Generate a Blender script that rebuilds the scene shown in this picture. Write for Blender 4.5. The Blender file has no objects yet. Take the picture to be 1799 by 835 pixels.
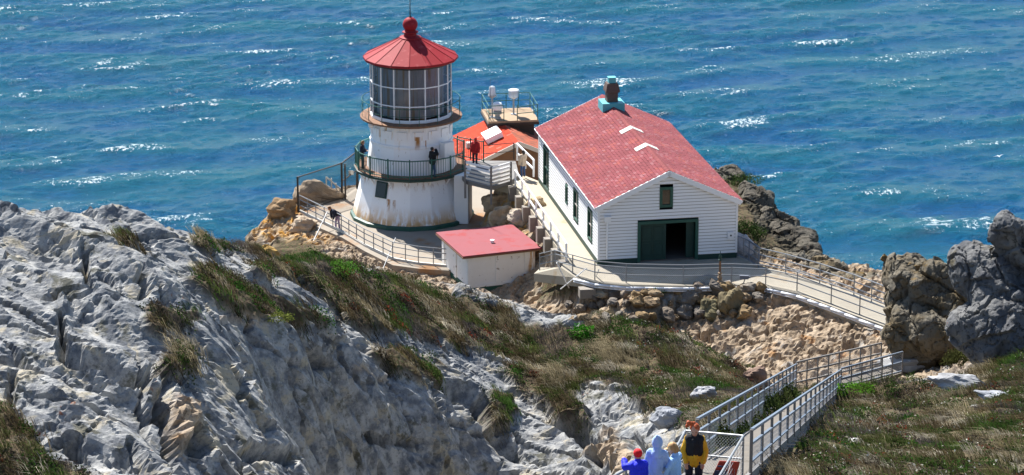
import bpy, bmesh, math, random
import numpy as np
from mathutils import Vector, Matrix, Quaternion

C = bpy.context.scene.collection
scene = bpy.context.scene
RAD = math.radians
rnd = random.Random(7)

# ------------------------------------------------------------------ camera
F, CU, CV = 5200.0, 899.5, 417.5
PITCH = RAD(16.8)
CAM = np.array([6.084, -173.0, 50.73])
SP, CP = math.sin(PITCH), math.cos(PITCH)

cam_data = bpy.data.cameras.new('camera')
cam_data.sensor_width = 36.0
cam_data.lens = F / 1799.0 * 36.0
cam_data.clip_start = 0.5
cam_data.clip_end = 60000
camera = bpy.data.objects.new('camera', cam_data)
C.objects.link(camera)
camera.location = CAM
camera.rotation_euler = (RAD(90) - PITCH, 0, 0)
scene.camera = camera

def P(u, v, z=None, hd=None):
    dx, dy = (u - CU) / F, -(v - CV) / F
    d = np.array([dx, CP + dy * SP, -SP + dy * CP])
    t = (z - CAM[2]) / d[2] if z is not None else hd / d[1]
    return CAM + d * t

def project(X, Y, Z):
    x, y, z = X - CAM[0], Y - CAM[1], Z - CAM[2]
    d = np.maximum(y * CP - z * SP, 1.0)
    return CU + F * x / d, CV - F * (y * SP + z * CP) / d

# ------------------------------------------------------------------ light
SUN_EL = RAD(47)
SUN_AZ = math.atan2(0.88, -0.47)
SUN = Vector((math.cos(SUN_AZ) * math.cos(SUN_EL), math.sin(SUN_AZ) * math.cos(SUN_EL), math.sin(SUN_EL)))
sl = bpy.data.lights.new('sun', 'SUN')
sl.energy = 5.0
sl.angle = RAD(0.55)
sl.color = (1.0, 0.97, 0.925)
so = bpy.data.objects.new('sun', sl)
C.objects.link(so)
so.rotation_mode = 'QUATERNION'
so.rotation_quaternion = SUN.to_track_quat('Z', 'Y')
so.location = (-60, 100, 140)

w = bpy.data.worlds.new('World')
scene.world = w
w.use_nodes = True
wn = w.node_tree.nodes
bg = wn.get('Background') or wn.new('ShaderNodeBackground')
sky = wn.new('ShaderNodeTexSky')
sky.sky_type = 'NISHITA'
sky.sun_disc = False
sky.sun_elevation = SUN_EL
sky.sun_rotation = math.pi / 2 - SUN_AZ
sky.air_density = 1.0
sky.dust_density = 0.2
sky.ozone_density = 3.0
w.node_tree.links.new(sky.outputs[0], bg.inputs['Color'])
bg.inputs['Strength'].default_value = 0.073

vs = scene.view_settings
vs.view_transform = 'Standard'
vs.look = 'None'
vs.gamma = 1
vs.exposure = 1.18
vs.use_curve_mapping = False
scene.cycles.use_denoising = True
scene.cycles.max_bounces = 6
scene.cycles.sample_clamp_indirect = 6.0

# ------------------------------------------------------------------ noise
def _h(ix, iy, iz, seed):
    n = (ix.astype(np.int64) * 374761393 + iy.astype(np.int64) * 668265263 + iz.astype(np.int64) * 2147483647 + seed * 974711) & 0xffffffff
    n = ((n ^ (n >> 13)) * 1274126177) & 0xffffffff
    n = ((n ^ (n >> 16)) * 2246822519) & 0xffffffff
    return ((n ^ (n >> 15)) & 0xffff).astype(np.float64) / 65535.0

def noise3(x, y, z, seed=0):
    ix, iy, iz = np.floor(x), np.floor(y), np.floor(z)
    fx, fy, fz = x - ix, y - iy, z - iz
    ux, uy, uz = [t * t * t * (t * (t * 6 - 15) + 10) for t in (fx, fy, fz)]
    out = 0
    for a in (0, 1):
        for b in (0, 1):
            for c in (0, 1):
                h = _h(ix + a, iy + b, iz + c, seed)
                ang = h * 6.2831853
                hz = _h(ix + a, iy + b, iz + c, seed + 91) * 2 - 1
                g = np.cos(ang) * (fx - a) + np.sin(ang) * (fy - b) + hz * (fz - c)
                out = out + g * (ux if a else 1 - ux) * (uy if b else 1 - uy) * (uz if c else 1 - uz)
    return out * 1.3

def noise2(x, y, seed=0):
    ix, iy = np.floor(x), np.floor(y)
    z0 = np.zeros_like(ix)
    fx, fy = x - ix, y - iy
    ux, uy = [t * t * t * (t * (t * 6 - 15) + 10) for t in (fx, fy)]
    out = 0
    for a in (0, 1):
        for b in (0, 1):
            ang = _h(ix + a, iy + b, z0, seed) * 6.2831853
            g = np.cos(ang) * (fx - a) + np.sin(ang) * (fy - b)
            out = out + g * (ux if a else 1 - ux) * (uy if b else 1 - uy)
    return out * 1.4

def fbm2(x, y, oct=4, seed=0, gain=0.5):
    s, a = 0, 1.0
    for k in range(oct):
        s = s + a * noise2(x * 2 ** k + 17 * k, y * 2 ** k - 9 * k, seed + k)
        a *= gain
    return s

def fbm3(x, y, z, oct=4, seed=0, gain=0.5):
    s, a = 0, 1.0
    for k in range(oct):
        s = s + a * noise3(x * 2 ** k + 17 * k, y * 2 ** k - 9 * k, z * 2 ** k, seed + k)
        a *= gain
    return s

def cell2(x, y, seed=0):
    ix, iy = np.floor(x), np.floor(y)
    z0 = np.zeros_like(ix)
    best = np.full(x.shape, 9.0)
    for a in (-1, 0, 1):
        for b in (-1, 0, 1):
            px = ix + a + _h(ix + a, iy + b, z0, seed)
            py = iy + b + _h(ix + a, iy + b, z0, seed + 5)
            best = np.minimum(best, (px - x) ** 2 + (py - y) ** 2)
    return np.sqrt(best)

def sstep(a, b, x):
    t = np.clip((x - a) / (b - a), 0, 1)
    return t * t * (3 - 2 * t)

# ------------------------------------------------------------------ materials
MAT = {}

class NT:
    def __init__(s, name):
        s.m = bpy.data.materials.new(name)
        s.m.use_nodes = True
        s.t = s.m.node_tree
        s.t.nodes.clear()
        s.out = s.n('ShaderNodeOutputMaterial')
        MAT[name] = s.m
    def n(s, typ, **kw):
        nd = s.t.nodes.new(typ)
        for k, v in kw.items():
            if k in nd.inputs.keys():
                s.set(nd.inputs[k], v)
            else:
                setattr(nd, k, v)
        return nd
    def set(s, sock, v):
        if isinstance(v, bpy.types.NodeSocket):
            s.t.links.new(v, sock)
        elif isinstance(v, (tuple, list)) and len(v) == 3 and sock.type == 'RGBA':
            sock.default_value = (*v, 1)
        else:
            sock.default_value = v
    def link(s, a, b):
        s.t.links.new(a, b)
    def coord(s, kind='Object'):
        if kind == 'World':
            return s.n('ShaderNodeNewGeometry').outputs['Position']
        return s.n('ShaderNodeTexCoord').outputs[kind]
    def noise(s, vec, scale, detail=4, rough=0.55, stretch=None, dist=0.0):
        if stretch:
            mp = s.n('ShaderNodeMapping')
            mp.inputs['Scale'].default_value = stretch
            s.link(vec, mp.inputs['Vector'])
            vec = mp.outputs[0]
        nd = s.n('ShaderNodeTexNoise')
        s.link(vec, nd.inputs['Vector'])
        nd.inputs['Scale'].default_value = scale
        nd.inputs['Detail'].default_value = detail
        nd.inputs['Roughness'].default_value = rough
        nd.inputs['Distortion'].default_value = dist
        return nd.outputs[0]
    def ramp(s, fac, lo, hi, a=0.0, b=1.0):
        mr = s.n('ShaderNodeMapRange')
        mr.interpolation_type = 'SMOOTHSTEP'
        s.link(fac, mr.inputs['Value'])
        mr.inputs['From Min'].default_value = lo
        mr.inputs['From Max'].default_value = hi
        mr.inputs['To Min'].default_value = a
        mr.inputs['To Max'].default_value = b
        return mr.outputs[0]
    def mix(s, fac, a, b, mode='MIX'):
        nd = s.n('ShaderNodeMix', data_type='RGBA', blend_type=mode)
        s.set(nd.inputs['Factor'], fac)
        s.set(nd.inputs[6], a)
        s.set(nd.inputs[7], b)
        return nd.outputs[2]
    def math(s, op, a, b=0.0, clamp=False):
        nd = s.n('ShaderNodeMath', operation=op, use_clamp=clamp)
        s.set(nd.inputs[0], a)
        s.set(nd.inputs[1], b)
        return nd.outputs[0]
    def bump(s, h, strength=0.5, dist=0.05):
        nd = s.n('ShaderNodeBump')
        s.link(h, nd.inputs['Height'])
        nd.inputs['Strength'].default_value = strength
        nd.inputs['Distance'].default_value = dist
        return nd.outputs[0]
    def pbr(s, col, rough=0.6, metal=0.0, normal=None, spec=0.4, **kw):
        b = s.n('ShaderNodeBsdfPrincipled')
        s.set(b.inputs['Base Color'], col)
        s.set(b.inputs['Roughness'], rough)
        s.set(b.inputs['Metallic'], metal)
        s.set(b.inputs['Specular IOR Level'], spec)
        if normal is not None:
            s.link(normal, b.inputs['Normal'])
        for k, v in kw.items():
            s.set(b.inputs[k], v)
        s.link(b.outputs[0], s.out.inputs[0])
        return b

def sc(c, k):
    return tuple(min(1, x * k) for x in c)

def simple(name, col, rough=0.6, metal=0.0, var=0.12, scale=3.0, bump=0.0, bscale=25, col2=None, s2=2.0, lo=0.55, hi=0.7, stretch2=None, spec=0.4, kind='Object'):
    t = NT(name)
    v = t.coord(kind)
    c = t.mix(t.noise(v, scale, 5), sc(col, 1 - var), sc(col, 1 + var))
    if col2:
        c = t.mix(t.ramp(t.noise(v, s2, 5, 0.6, stretch2), lo, hi), c, col2)
    nrm = t.bump(t.noise(v, bscale, 4), bump, 0.03) if bump else None
    t.pbr(c, rough, metal, nrm, spec)
    return t.m

def vcol(name, rough=0.8, trans=0.0, spec=0.2, bump=0.0):
    t = NT(name)
    a = t.n('ShaderNodeAttribute', attribute_name='Col')
    if trans:
        d = t.n('ShaderNodeBsdfDiffuse')
        t.link(a.outputs['Color'], d.inputs['Color'])
        tr = t.n('ShaderNodeBsdfTranslucent')
        t.link(a.outputs['Color'], tr.inputs['Color'])
        mx = t.n('ShaderNodeMixShader')
        mx.inputs[0].default_value = trans
        t.link(d.outputs[0], mx.inputs[1])
        t.link(tr.outputs[0], mx.inputs[2])
        t.link(mx.outputs[0], t.out.inputs[0])
    else:
        nrm = t.bump(t.noise(t.coord('Object'), 30, 4), bump, 0.02) if bump else None
        t.pbr(a.outputs['Color'], rough, 0, nrm, spec)
    return t.m

simple('white_paint', (.84, .84, .83), .55, var=.04, scale=1.5, col2=(.55, .50, .42), s2=3, lo=.66, hi=.82)
simple('lap_dirt_shade', (.30, .27, .23), .9)  # joint grime and the laps' shadow line, painted as one dark tone
simple('white_trim', (.84, .84, .84), .5, var=.03)
simple('green_paint', (.018, .085, .062), .5, var=.2)
simple('dark_green', (.012, .045, .036), .55, var=.25)
simple('rail_green', (.02, .11, .085), .5, var=.25, col2=(.10, .04, .015), s2=8, lo=.66, hi=.75)
simple('red_roof_metal', (.29, .020, .025), .62, var=.12, scale=1.2, col2=(.40, .075, .075), s2=2.5, lo=.55, hi=.75, spec=.12)
simple('shed_roof_red', (.25, .058, .068), .85, var=.10, scale=1.0, col2=(.27, .03, .032), s2=1.1, lo=.52, hi=.68)
simple('orange_roof', (.60, .085, .035), .6, var=.16, scale=1.8, col2=(.30, .09, .05), s2=.8, lo=.56, hi=.72)
simple('rust', (.20, .075, .025), .85, var=.35, scale=5, bump=.3, col2=(.34, .15, .05), s2=6)
simple('rust_deck', (.20, .105, .06), .85, var=.35, scale=4, bump=.3, col2=(.36, .19, .09), s2=3)
simple('galvanised', (.25, .26, .27), .5, .3, var=.12, scale=6)
simple('wire', (.42, .44, .46), .5, .4, var=.1)
simple('blue_grey_rail', (.135, .17, .22), .5, .2, var=.12, scale=5)
simple('tread_wood', (.165, .145, .12), .85, var=.25, scale=2, col2=(.20, .17, .13), s2=1.5)
simple('grey_wood', (.185, .175, .165), .8, var=.2, scale=4)
simple('black_metal', (.025, .022, .02), .5, var=.3, col2=(.10, .045, .02), s2=5, lo=.62, hi=.75)
simple('concrete', (.31, .275, .215), .9, var=.12, scale=1.2, bump=.25, bscale=14, col2=(.27, .20, .12), s2=.9, lo=.56, hi=.75, kind='World')
simple('concrete_block', (.25, .22, .185), .9, var=.2, bump=.3)
simple('walk_concrete', (.40, .345, .255), .9, var=.10, scale=1.2, bump=.2, col2=(.36, .25, .14), s2=.7, lo=.58, hi=.75, kind='World')
simple('terrace_concrete', (.28, .24, .19), .9, var=.15, scale=.8, bump=.25, col2=(.29, .15, .065), s2=.35, lo=.50, hi=.66, kind='World')
simple('brown_brick', (.105, .072, .06), .85, var=.35, scale=8, bump=.4)
simple('teal_flashing', (.10, .42, .46), .5, var=.1)
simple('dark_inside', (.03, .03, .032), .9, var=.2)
simple('interior_floor', (.10, .09, .08), .9)
simple('brown_wall', (.20, .11, .06), .85, var=.3, scale=2, bump=.3)
simple('pale_trim', (.55, .52, .46), .7)
simple('curtain', (.46, .44, .44), .9, var=.2, scale=1.4, col2=(.42, .28, .16), s2=1.6, stretch2=(1.6, 1.6, .08), lo=.5, hi=.62)
simple('white_pipe', (.72, .74, .78), .35, var=.05)
simple('grey_box', (.16, .18, .22), .6)
simple('sign_red', (.42, .045, .025), .5, var=.08)
simple('sign_navy', (.02, .025, .07), .5)
simple('white_lamp', (.75, .77, .80), .25, var=.05, spec=.6)
simple('grey_horn', (.30, .32, .33), .6)
simple('bird_white', (.8, .8, .8), .7)
simple('deck_brown', (.34, .24, .15), .9, var=.3, scale=3)

t = NT('window_glass')
t.pbr((.010, .014, .016), .06, 0, None, .5)
t = NT('lantern_glass')
gl = t.n('ShaderNodeBsdfGlossy'); gl.inputs['Roughness'].default_value = .04; gl.inputs['Color'].default_value = (.75, .82, .9, 1)
tp = t.n('ShaderNodeBsdfTransparent'); tp.inputs['Color'].default_value = (.74, .78, .84, 1)
fr = t.n('ShaderNodeFresnel'); fr.inputs[0].default_value = 1.5
mx = t.n('ShaderNodeMixShader')
t.link(fr.outputs[0], mx.inputs[0]); t.link(tp.outputs[0], mx.inputs[1]); t.link(gl.outputs[0], mx.inputs[2]); t.link(mx.outputs[0], t.out.inputs[0])
t = NT('beacon_glass')
b = t.pbr((.78, .82, .88), .08, 0, None, .5)
b.inputs['Transmission Weight'].default_value = .5

# white tower paint with rust runs, mildew and weather stains of its own
t = NT('tower_paint')
v = t.coord('Object')
sx = t.n('ShaderNodeSeparateXYZ'); t.link(v, sx.inputs[0])
z = sx.outputs[2]
c = t.mix(t.noise(v, 1.2, 5), (.90, .90, .90), (.82, .83, .84))
run = t.noise(v, 1.0, 6, .65, (4.5, 4.5, .35))
low = t.ramp(z, 1.5, .15)
c = t.mix(t.math('MULTIPLY', t.ramp(run, .36, .54), t.math('MULTIPLY', low, .9)), c, (.62, .40, .17))
low2 = t.ramp(z, .75, .20)
c = t.mix(t.math('MULTIPLY', t.ramp(t.noise(v, 2.2, 5), .35, .6), t.math('MULTIPLY', low2, .8)), c, (.50, .27, .09))
top = t.math('MULTIPLY', t.ramp(z, 2.1, 3.0), t.ramp(z, 3.12, 3.05))
c = t.mix(t.math('MULTIPLY', t.ramp(run, .54, .62), top), c, (.30, .15, .06))
up = t.math('MULTIPLY', t.ramp(z, 4.2, 6.2), .9)
c = t.mix(t.math('MULTIPLY', t.ramp(run, .56, .64), up), c, (.52, .34, .12))
for x0_, w_, z0_, z1_, zt_ in ((.46, .20, 4.55, 5.15, 5.45), (-1.30, .14, .9, 1.55, 1.75), (-.95, .10, 1.0, 1.6, 1.72), (.95, .05, 4.6, 5.0, 5.2), (1.62, .06, 3.5, 4.1, 4.3)):
    ax_ = t.math('ABSOLUTE', t.math('SUBTRACT', t.math('ADD', sx.outputs[0], t.math('MULTIPLY', t.math('SUBTRACT', run, .5), .25)), x0_))
    st = t.math('MULTIPLY', t.ramp(ax_, w_, w_ * .35), t.math('MULTIPLY', t.ramp(z, z0_, z1_), t.ramp(z, zt_ + .06, zt_)))
    st = t.math('MULTIPLY', st, t.ramp(sx.outputs[1], 0.0, -.4))
    c = t.mix(t.math('MULTIPLY', st, t.ramp(run, .30, .55)), c, (.36, .16, .035))
c = t.mix(t.ramp(t.noise(v, 6, 5, .6, (1, 1, .5)), .68, .78), c, (.50, .44, .36))
c = t.mix(t.ramp(t.noise(v, 1.4, 6, .65, (7, 7, .9)), .655, .68), c, (.22, .13, .07))
t.pbr(c, .5, 0, t.bump(t.noise(v, 9, 4), .12, .02), .4)

t = NT('shed_paint')
v = t.coord('Object')
sx = t.n('ShaderNodeSeparateXYZ'); t.link(v, sx.inputs[0])
c = t.mix(t.noise(v, 2, 5), (.88, .87, .85), (.80, .78, .74))
c = t.mix(t.ramp(t.noise(v, 3.2, 6, .7), .60, .68), c, (.30, .25, .20))
right = t.ramp(sx.outputs[0], 3.2, 3.9)
c = t.mix(t.math('MULTIPLY', right, t.ramp(t.noise(v, 1.0, 6, .6, (5, 5, .5)), .42, .6)), c, (.55, .27, .04))
t.pbr(c, .65, 0, t.bump(t.noise(v, 16, 4), .2, .02), .3)

t = NT('clapboard')
v = t.coord('Object')
c = t.mix(t.noise(v, 2.2, 5, .55, (.6, .6, 3)), (.90, .90, .90), (.83, .83, .83))
c = t.mix(t.ramp(t.noise(v, 5, 5, .6, (1, 1, .5)), .68, .8), c, (.55, .47, .36))
t.pbr(c, .55, 0, None, .35)
vcol('shingles', .9, 0, .12, .3)
vcol('grass_blade', trans=.33)
vcol('leaf', trans=.3)
vcol('stone', .9, 0, .15, .7)

# ------------------------------------------------------------------ mesh builder
class MB:
    def __init__(s):
        s.v, s.f, s.mi, s.col = [], [], [], []
    def add(s, vs, fs, mi=0, col=None):
        o = len(s.v)
        s.v += [tuple(map(float, p)) for p in vs]
        for f in fs:
            s.f.append(tuple(i + o for i in f)); s.mi.append(mi); s.col.append(col)
        return s
    def box(s, c, size, rz=0.0, mi=0, M=None, bev=0.0):
        hx, hy, hz = [q / 2 for q in size]
        vs = [Vector((x, y, z)) for z in (-hz, hz) for x, y in ((-hx, -hy), (hx, -hy), (hx, hy), (-hx, hy))]
        R = M or Matrix.Rotation(rz, 3, 'Z')
        c = Vector(c)
        return s.add([R @ q + c for q in vs], [(3, 2, 1, 0), (4, 5, 6, 7), (0, 1, 5, 4), (1, 2, 6, 5), (2, 3, 7, 6), (3, 0, 4, 7)], mi)
    def bar(s, a, b, w, h, mi=0, up=(0, 0, 1)):
        a, b = Vector(a), Vector(b)
        d = (b - a); L = d.length
        if L < 1e-6: return s
        d.normalize(); upv = Vector(up)
        sd = d.cross(upv)
        if sd.length < 1e-4: sd = d.cross(Vector((1, 0, 0)))
        sd.normalize(); u2 = sd.cross(d)
        M = Matrix((sd, d, u2)).transposed()
        return s.box((a + b) / 2, (w, L, h), mi=mi, M=M)
    def tube(s, a, b, r0, r1=None, n=8, mi=0, cap=True):
        a, b = Vector(a), Vector(b)
        r1 = r0 if r1 is None else r1
        d = (b - a)
        if d.length < 1e-7: return s
        d.normalize()
        sd = d.cross(Vector((0, 0, 1)) if abs(d.z) < .95 else Vector((1, 0, 0))).normalized()
        u = sd.cross(d)
        vs = []
        for p, r in ((a, r0), (b, r1)):
            vs += [p + (sd * math.cos(2 * math.pi * k / n) + u * math.sin(2 * math.pi * k / n)) * r for k in range(n)]
        fs = [(k, (k + 1) % n, n + (k + 1) % n, n + k) for k in range(n)]
        if cap: fs += [tuple(range(n - 1, -1, -1)), tuple(range(n, 2 * n))]
        return s.add(vs, fs, mi)
    def path(s, pts, r, n=6, mi=0):
        for a, b in zip(pts[:-1], pts[1:]): s.tube(a, b, r, n=n, mi=mi)
        return s
    def lathe(s, prof, n=16, a0=0.0, c=(0, 0, 0), mi=0, caps=True):
        vs = []
        for r, z in prof:
            vs += [(c[0] + r * math.cos(a0 + 2 * math.pi * k / n), c[1] + r * math.sin(a0 + 2 * math.pi * k / n), c[2] + z) for k in range(n)]
        fs = []
        for j in range(len(prof) - 1):
            fs += [(j * n + k, j * n + (k + 1) % n, (j + 1) * n + (k + 1) % n, (j + 1) * n + k) for k in range(n)]
        if caps:
            fs += [tuple(range(n - 1, -1, -1)), tuple((len(prof) - 1) * n + k for k in range(n))]
        return s.add(vs, fs, mi)
    def prism(s, poly, z0, z1, mi=0):
        n = len(poly)
        ar = sum(poly[i][0] * poly[(i + 1) % n][1] - poly[(i + 1) % n][0] * poly[i][1] for i in range(n))
        if ar < 0: poly = poly[::-1]
        zz0 = z0 if hasattr(z0, '__len__') else [z0] * n
        zz1 = z1 if hasattr(z1, '__len__') else [z1] * n
        if ar < 0:
            zz0, zz1 = list(zz0)[::-1], list(zz1)[::-1]
        vs = [(p[0], p[1], zz0[i]) for i, p in enumerate(poly)] + [(p[0], p[1], zz1[i]) for i, p in enumerate(poly)]
        fs = [tuple(range(n - 1, -1, -1)), tuple(range(n, 2 * n))] + [(k, (k + 1) % n, n + (k + 1) % n, n + k) for k in range(n)]
        return s.add(vs, fs, mi)
    def sphere(s, c, r, seg=12, rings=8, mi=0, M=None):
        rr = r if hasattr(r, '__len__') else (r, r, r)
        vs, c = [], Vector(c)
        for j in range(1, rings):
            th = math.pi * j / rings
            for k in range(seg):
                ph = 2 * math.pi * k / seg
                q = Vector((rr[0] * math.sin(th) * math.cos(ph), rr[1] * math.sin(th) * math.sin(ph), rr[2] * math.cos(th)))
                vs.append(c + (M @ q if M else q))
        top, bot = Vector((0, 0, rr[2])), Vector((0, 0, -rr[2]))
        vs += [c + (M @ top if M else top), c + (M @ bot if M else bot)]
        T, B = len(vs) - 2, len(vs) - 1
        fs = []
        for j in range(rings - 2):
            fs += [(j * seg + k, (j + 1) * seg + k, (j + 1) * seg + (k + 1) % seg, j * seg + (k + 1) % seg) for k in range(seg)]
        fs += [(T, k, (k + 1) % seg) for k in range(seg)]
        L = (rings - 2) * seg
        fs += [(B, L + (k + 1) % seg, L + k) for k in range(seg)]
        return s.add(vs, fs, mi)
    def capsule(s, a, b, ra, rb, n=10):
        a, b = Vector(a), Vector(b)
        d = b - a
        if d.length < 1e-6: return s.sphere(a, ra)
        s.tube(a, b, ra, rb, n)
        s.sphere(a, ra, n, 6); s.sphere(b, rb, n, 6)
        return s
    def mesh(s, name, mats=(), org=(0, 0, 0), smooth=False):
        me = bpy.data.meshes.new(name)
        ox, oy, oz = org
        me.from_pydata([(x - ox, y - oy, z - oz) for x, y, z in s.v], [], s.f)
        for m in (mats if isinstance(mats, (list, tuple)) else [mats]):
            me.materials.append(MAT[m] if isinstance(m, str) else m)
        me.polygons.foreach_set('material_index', s.mi)
        if any(c is not None for c in s.col):
            at = me.color_attributes.new('Col', 'FLOAT_COLOR', 'CORNER')
            arr = []
            for f, c in zip(s.f, s.col):
                arr += [*(c or (.5, .5, .5)), 1.0] * len(f)
            at.data.foreach_set('color', arr)
        if smooth:
            me.polygons.foreach_set('use_smooth', [True] * len(me.polygons))
        me.update()
        return me
    def build(s, name, mats, parent=None, smooth=False, angle=None):
        org = (0, 0, 0)
        if parent is not None: org = world_loc(parent)
        me = s.mesh(name, mats, org, smooth)
        o = bpy.data.objects.new(name, me)
        C.objects.link(o)
        if parent is not None: o.parent = parent
        if angle is not None and smooth:
            me.set_sharp_from_angle(angle=RAD(angle))
        return o

def world_loc(o):
    p = Vector((0, 0, 0))
    while o is not None:
        p += o.location; o = o.parent
    return tuple(p)

def tag(o, label=None, cat=None, group=None, kind=None):
    if label: o['label'] = label
    if cat: o['category'] = cat
    if group: o['group'] = group
    if kind: o['kind'] = kind
    return o

def thing(name, label, cat, loc=(0, 0, 0), group=None):
    o = bpy.data.objects.new(name, None)
    C.objects.link(o)
    o.empty_display_size = .2
    o.location = tuple(map(float, loc))
    return tag(o, label, cat, group)

def np_mesh(name, V, Fq, mats, cols=None, smooth=True, dom='POINT'):
    """fast mesh from arrays; Fq (n,4) or (n,3)"""
    me = bpy.data.meshes.new(name)
    V = np.ascontiguousarray(V, dtype=np.float32); Fq = np.ascontiguousarray(Fq, dtype=np.int32)
    k = Fq.shape[1]
    me.vertices.add(len(V)); me.vertices.foreach_set('co', V.ravel())
    me.loops.add(Fq.size); me.loops.foreach_set('vertex_index', Fq.ravel())
    me.polygons.add(len(Fq))
    me.polygons.foreach_set('loop_start', np.arange(0, Fq.size, k, dtype=np.int32))
    me.polygons.foreach_set('loop_total', np.full(len(Fq), k, dtype=np.int32))
    me.polygons.foreach_set('use_smooth', np.full(len(Fq), smooth, dtype=bool))
    for m in (mats if isinstance(mats, (list, tuple)) else [mats]):
        me.materials.append(MAT[m] if isinstance(m, str) else m)
    for nm, c in (cols or {}).items():
        at = me.color_attributes.new(nm, 'FLOAT_COLOR', dom)
        at.data.foreach_set('color', np.ascontiguousarray(c, dtype=np.float32).ravel())
    me.update(calc_edges=True)
    me.validate()
    return me

def link_mesh(name, me, parent=None):
    o = bpy.data.objects.new(name, me); C.objects.link(o)
    if parent is not None: o.parent = parent
    return o

def inpoly(u, v, poly):
    ins = np.zeros(u.shape, bool)
    n = len(poly)
    for i in range(n):
        x0, y0 = poly[i]; x1, y1 = poly[(i + 1) % n]
        c = ((y0 > v) != (y1 > v))
        with np.errstate(divide='ignore', invalid='ignore'):
            xi = (x1 - x0) * (v - y0) / ((y1 - y0) if y1 != y0 else 1e-9) + x0
        ins ^= c & (u < xi)
    return ins

def polydist(u, v, pts, closed=False):
    best = np.full(u.shape, 1e9)
    seq = list(zip(pts[:-1], pts[1:])) + ([(pts[-1], pts[0])] if closed else [])
    for (x0, y0), (x1, y1) in seq:
        dx, dy = x1 - x0, y1 - y0
        t = np.clip(((u - x0) * dx + (v - y0) * dy) / max(dx * dx + dy * dy, 1e-9), 0, 1)
        best = np.minimum(best, np.hypot(u - x0 - t * dx, v - y0 - t * dy))
    return best

def soft(u, v, poly, wdt):
    """about 1 inside, 0 outside, wdt = width of the transition"""
    d = polydist(u, v, poly, True)
    return sstep(-wdt, wdt, np.where(inpoly(u, v, poly), d, -d))
# ------------------------------------------------------------------ terrain
SEA_Z = -75.0
S0 = P(1240, 850, hd=56); S1 = P(1452, 684, hd=134); S2 = P(1566, 648, hd=136.5)
Z_T, Z_H = 0.0, 2.85            # lighthouse terrace, fog signal house level

CT = {
 -150: [(385,104),(430,103),(500,100),(600,95),(700,91),(835,87),(1000,82)],
 0: [(374,107),(420,104.5),(500,100.5),(600,96),(700,92),(835,87.5),(1000,83)],
 100: [(376,110),(450,104.5),(600,97.5),(835,88)],
 200: [(364,112),(400,109),(450,104.8),(520,100.5),(600,97),(700,93),(835,88),(1000,83)],
 330: [(404,117),(440,113),(500,107),(600,101),(700,95.5),(835,89)],
 440: [(432,124.5),(460,119.5),(520,113),(600,107),(680,102.5),(760,98.5),(835,94.5),(1000,90)],
 540: [(444,130),(500,123.5),(560,117),(630,112.8),(660,111.8),(740,110.2),(835,108.6)],
 640: [(466,134),(500,130.5),(560,125),(610,121),(645,118.6),(675,118.0),(740,117.4),(835,116.7),(1000,113)],
 780: [(502,140),(540,136.5),(600,131),(660,126),(700,123),(735,121.4),(765,121.1),(835,120.5),(1000,117)],
 860: [(518,141),(560,138),(640,131),(700,126.5),(750,123.6),(785,122.9),(835,122.2)],
 920: [(532,142),(580,138.5),(640,133.5),(700,129),(760,125),(800,123),(835,121.5),(1000,117)],
 1060: [(557,141),(610,136.5),(670,131),(720,126.5),(760,122),(800,117.5),(835,114),(1000,105)],
 1200: [(593,140.5),(640,135),(690,128),(730,119),(760,111),(800,102),(835,95)],
 1300: [(645,138.5),(680,131),(715,116),(740,104)],
 1560: [(662,134.5),(685,127),(715,115),(745,105),(780,94),(835,81),(950,62)],
 1700: [(645,130),(680,119),(730,104),(780,92),(835,82),(950,66)],
 1850: [(625,124),(680,112),(730,101),(780,92),(835,84),(950,70)],
 2000: [(600,120),(700,104),(835,86)],
}
pts = []
for u_, L_ in CT.items():
    for v_, h_ in L_: pts.append(P(u_, v_, hd=h_))
for k in range(11):
    t_ = k / 10 * 1.0
    c_ = S0 + (S1 - S0) * t_
    for off, dz in ((-0.9, -.4), (0.9, -.4), (2.6, -.9)): pts.append(c_ + np.array([off, 0, dz]))
    if t_ < .62: pts.append(c_ + np.array([-4.0, 0, -4.5 + 3.2 * t_]))
for t_ in (.35, .7, 1): pts.append(S1 + (S2 - S1) * t_ + np.array([0, -.5, -.9]))
W_ = lambda x, y, z: pts.append(np.array([x, y, z], float))
for x in (-30, -18, -6, 2): W_(x, -112, 9.0); W_(x, -100, 10.0); W_(x, -126, 9)
for x in (-14, 6, 22): W_(x, -172, 47.0 if x < 15 else 45); W_(x, -160, 43); 
for x in (-14, -4): W_(x, -140, 26)
W_(6, -140, 36); W_(14, -140, 35); W_(24, -140, 31); W_(5, -122, 27.2); W_(20, -118, 25)
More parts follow.
